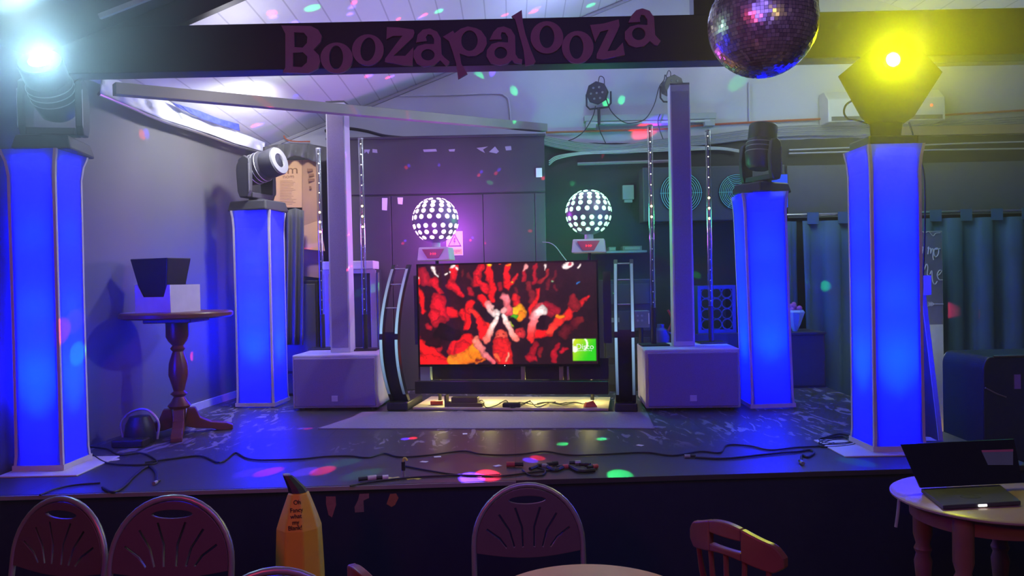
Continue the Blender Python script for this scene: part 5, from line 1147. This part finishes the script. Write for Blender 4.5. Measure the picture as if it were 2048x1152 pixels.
# colour spots thrown by the two sphere lights
bpy.context.view_layer.update(); dg = bpy.context.evaluated_depsgraph_get()
Rr=(1,.02,.06); Bb=(.10,.03,1); Gg=(.03,1,.22); Ww=(1,.8,.9)
SP = [(545,30,'m'),(590,45,'b'),(625,16,'g'),(708,5,'r'),(704,14,'b'),(700,28,'b'),(797,38,'r'),(845,32,'m'),(878,22,'g'),(1010,30,'r'),(1070,20,'m'),(1182,10,'g'),(737,152,'m'),(780,154,'m'),(985,143,'b'),(958,152,'g'),(1028,182,'g'),(1243,200,'g'),(1212,205,'g'),
 (1312,250,'B'),(1475,165,'G'),(289,268,'m'),(515,250,'m'),(512,193,'r'),(712,222,'m'),(818,236,'m'),(683,305,'m'),(684,382,'r'),(686,472,'r'),(815,333,'m'),(878,330,'b'),(960,347,'m'),(995,343,'m'),(980,365,'g'),(1145,367,'g'),(808,484,'m'),(943,478,'m'),(970,486,'r'),
 (233,560,'m'),(398,516,'r'),(388,708,'m'),(415,690,'r'),(135,652,'M'),(155,707,'g'),(618,628,'m'),(742,578,'g'),(618,495,'m'),(640,709,'w'),(1068,918,'m'),(520,944,'M'),(628,942,'M'),(685,926,'G'),(725,948,'G'),(610,857,'m'),(818,877,'m'),(1125,888,'g'),(1203,878,'g'),(1450,859,'g'),(1510,858,'g'),(1712,924,'G'),(1240,950,'G'),(960,953,'M'),(870,824,'g'),(1650,572,'g'),(1895,620,'r'),(1200,312,'r'),(500,498,'r'),(1393,550,'g'),(1060,462,'r')]
for px, py, k in SP:
    hit, loc, *_ = scene.ray_cast(dg, CAMP, ray(px, py))
    if not hit: continue
    src0 = cR if k in 'gG' else cL
    def one(tgt, col, ang, e):
        d = (tgt-src0); D = d.length; s = src0 + d.normalized()*(.36 if py > 700 else .20)
        light('SPOT', s, col, 1.7*e*max(D,.6)**2, .004, tgt, ang, .55, 'sphere_beam')
    base = {'m':2.3,'r':2.0,'b':2.2,'g':2.6,'w':1.2,'B':4.5,'G':3.6,'M':3.4}[k]
    D = (loc-src0).length; ang = base
    side = Vector((0,0,1)).cross((loc-src0).normalized()).normalized()*D*R(ang)*.28
    if k == 'g' or k == 'G': one(loc, Gg, ang, 45 if k == 'g' else 20)
    elif k == 'r': one(loc, Rr, ang, 90)
    elif k == 'b': one(loc, Bb, ang, 110)
    elif k == 'w': one(loc, Ww, ang, 100)
    else: one(loc+side+Vector((0,0,-.012)), Rr, ang, 90); one(loc-side+Vector((0,0,.012)), Bb, ang, 115)
light('POINT', cL+Vector((.05,.36,-.05)), (.60,.08,1), 42, .10)
light('POINT', cR+Vector((.05,.40,0)), (.05,1,.35), 24, .10)
light('POINT', cL+Vector((-.1,-.40,-.25)), (.7,.15,1), 2.5, .1)
light('POINT', cR+Vector((.1,-.35,-.2)), (.2,1,.4), 1.2, .1)
# front lamps
LL = P(93,118,3.98); LR = P(1783,121,4.16)
light('SPOT', LL, (.40,.78,1.0), 72, .04, LL+Vector((.2,-1,0)), 176, .5)
light('SPOT', LR, (.94,1,.0), 74, .035, LR+Vector((-.2,-1,0)), 176, .4)
light('SPOT', P(1520,60,4.75), (.66,.68,1), 170, .035, (-2.6,5.6,1.5), 90, .6)  # unseen spot added behind the beam to light the left wall
# roof lamp behind the beam, white
rl = P(585,214,5.85); light('SPOT', rl, (.95,.96,1), 85, .06, Vector((-2.45,6.2,2.45)), 150, .7)
light('POINT', rl, (.97,.97,1), 4.5, .12)
light('POINT', P(500,130,4.75), (.95,.95,1), 7, .08)
# warm lamp under booth
[light('POINT', bl(x_,.16,.13), (1,.85,.3), 3.0, .05) for x_ in (-.6,-.2,.2,.6)]
# pub lamps behind the camera: red at left, warm at right; the violet one is added unseen fill
light('AREA', (-1.8,-.6,2.7), (1,.06,.10), 22, .5, (-.6,3.0,.8))
light('AREA', (1.6,-1.0,2.8), (1,.74,.25), 9, .5, (-.2,3.0,.8))
light('AREA', (.2,1.0,2.9), (.17,.12,1), 26, 1.2, (0,7,1.9))
light('POINT', (.6,6.3,3.7), (.42,.50,1), 30, .4)  # this and the next two: added fill over back wall and curtain, no fixture
light('POINT', (2.9,6.2,3.3), (.66,.90,.86), 44, .4)
light('POINT', (4.2,6.3,2.2), (.05,.8,.45), 3, .3)
light('POINT', (3.52,6.5,1.0), (.85,.95,1), 3, .06, name='sign_fill_light')  # unseen point added to brighten the white sign panel
light('POINT', (3.86,6.80,.10), (1,.6,.2), .5, .03)
# haze
hm = bpy.data.materials.new('stage_haze'); hm.use_nodes = True; N = hm.node_tree.nodes; N.remove(N['Principled BSDF'])
v = N.new('ShaderNodeVolumeScatter'); v.inputs['Density'].default_value = .014; hm.node_tree.links.new(v.outputs[0], N['Material Output'].inputs['Volume'])
o = MB().box(-4, XR+.3, 2.3, 7.45, -.2, 5.2).build('stage_haze', hm); tag(o, 'thin smoke haze filling the air over the stage', 'haze', kind='stuff')
hm2 = hm.copy(); hm2.name = 'lamp_glow_volume'; N = hm2.node_tree.nodes; L = hm2.node_tree.links; v2 = [n for n in N if n.type == 'VOLUME_SCATTER'][0]
tc = N.new('ShaderNodeTexCoord'); ln = N.new('ShaderNodeVectorMath'); ln.operation = 'LENGTH'; L.new(tc.outputs['Object'], ln.inputs[0])
mr = N.new('ShaderNodeMapRange'); mr.inputs['From Min'].default_value = 1; mr.inputs['From Max'].default_value = .35; mr.inputs['To Min'].default_value = 0; mr.inputs['To Max'].default_value = .36; L.new(ln.outputs['Value'], mr.inputs['Value']); L.new(mr.outputs[0], v2.inputs['Density'])
for c_, r_, lab in ((LL+Vector((.05,-.0,.05)), (1.2,.85,1.0), 'added haze for the glow around the teal white lamp at upper left'), (LR+Vector((.05,0,.05)), (1.5,.85,1.1), 'added haze for the yellow glow around the lamp at upper right')):  # dense haze balls added to stand in for lens glare round the lamps
    o = MB().sphere((0,0,0), 1, 48, 24, ).build('lamp_glow_haze', hm2, smooth=True)
    for v_ in o.data.vertices: v_.co.z -= 1
    o.scale = r_; o.location = c_; tag(o, lab, 'haze', kind='stuff')
vs_ = scene.view_settings; scene.display_settings.display_device = 'sRGB'; vs_.view_transform = 'Standard'; vs_.look = 'None'; vs_.gamma = 1; vs_.exposure = 0; vs_.use_curve_mapping = False
scene.cycles.use_light_tree = True
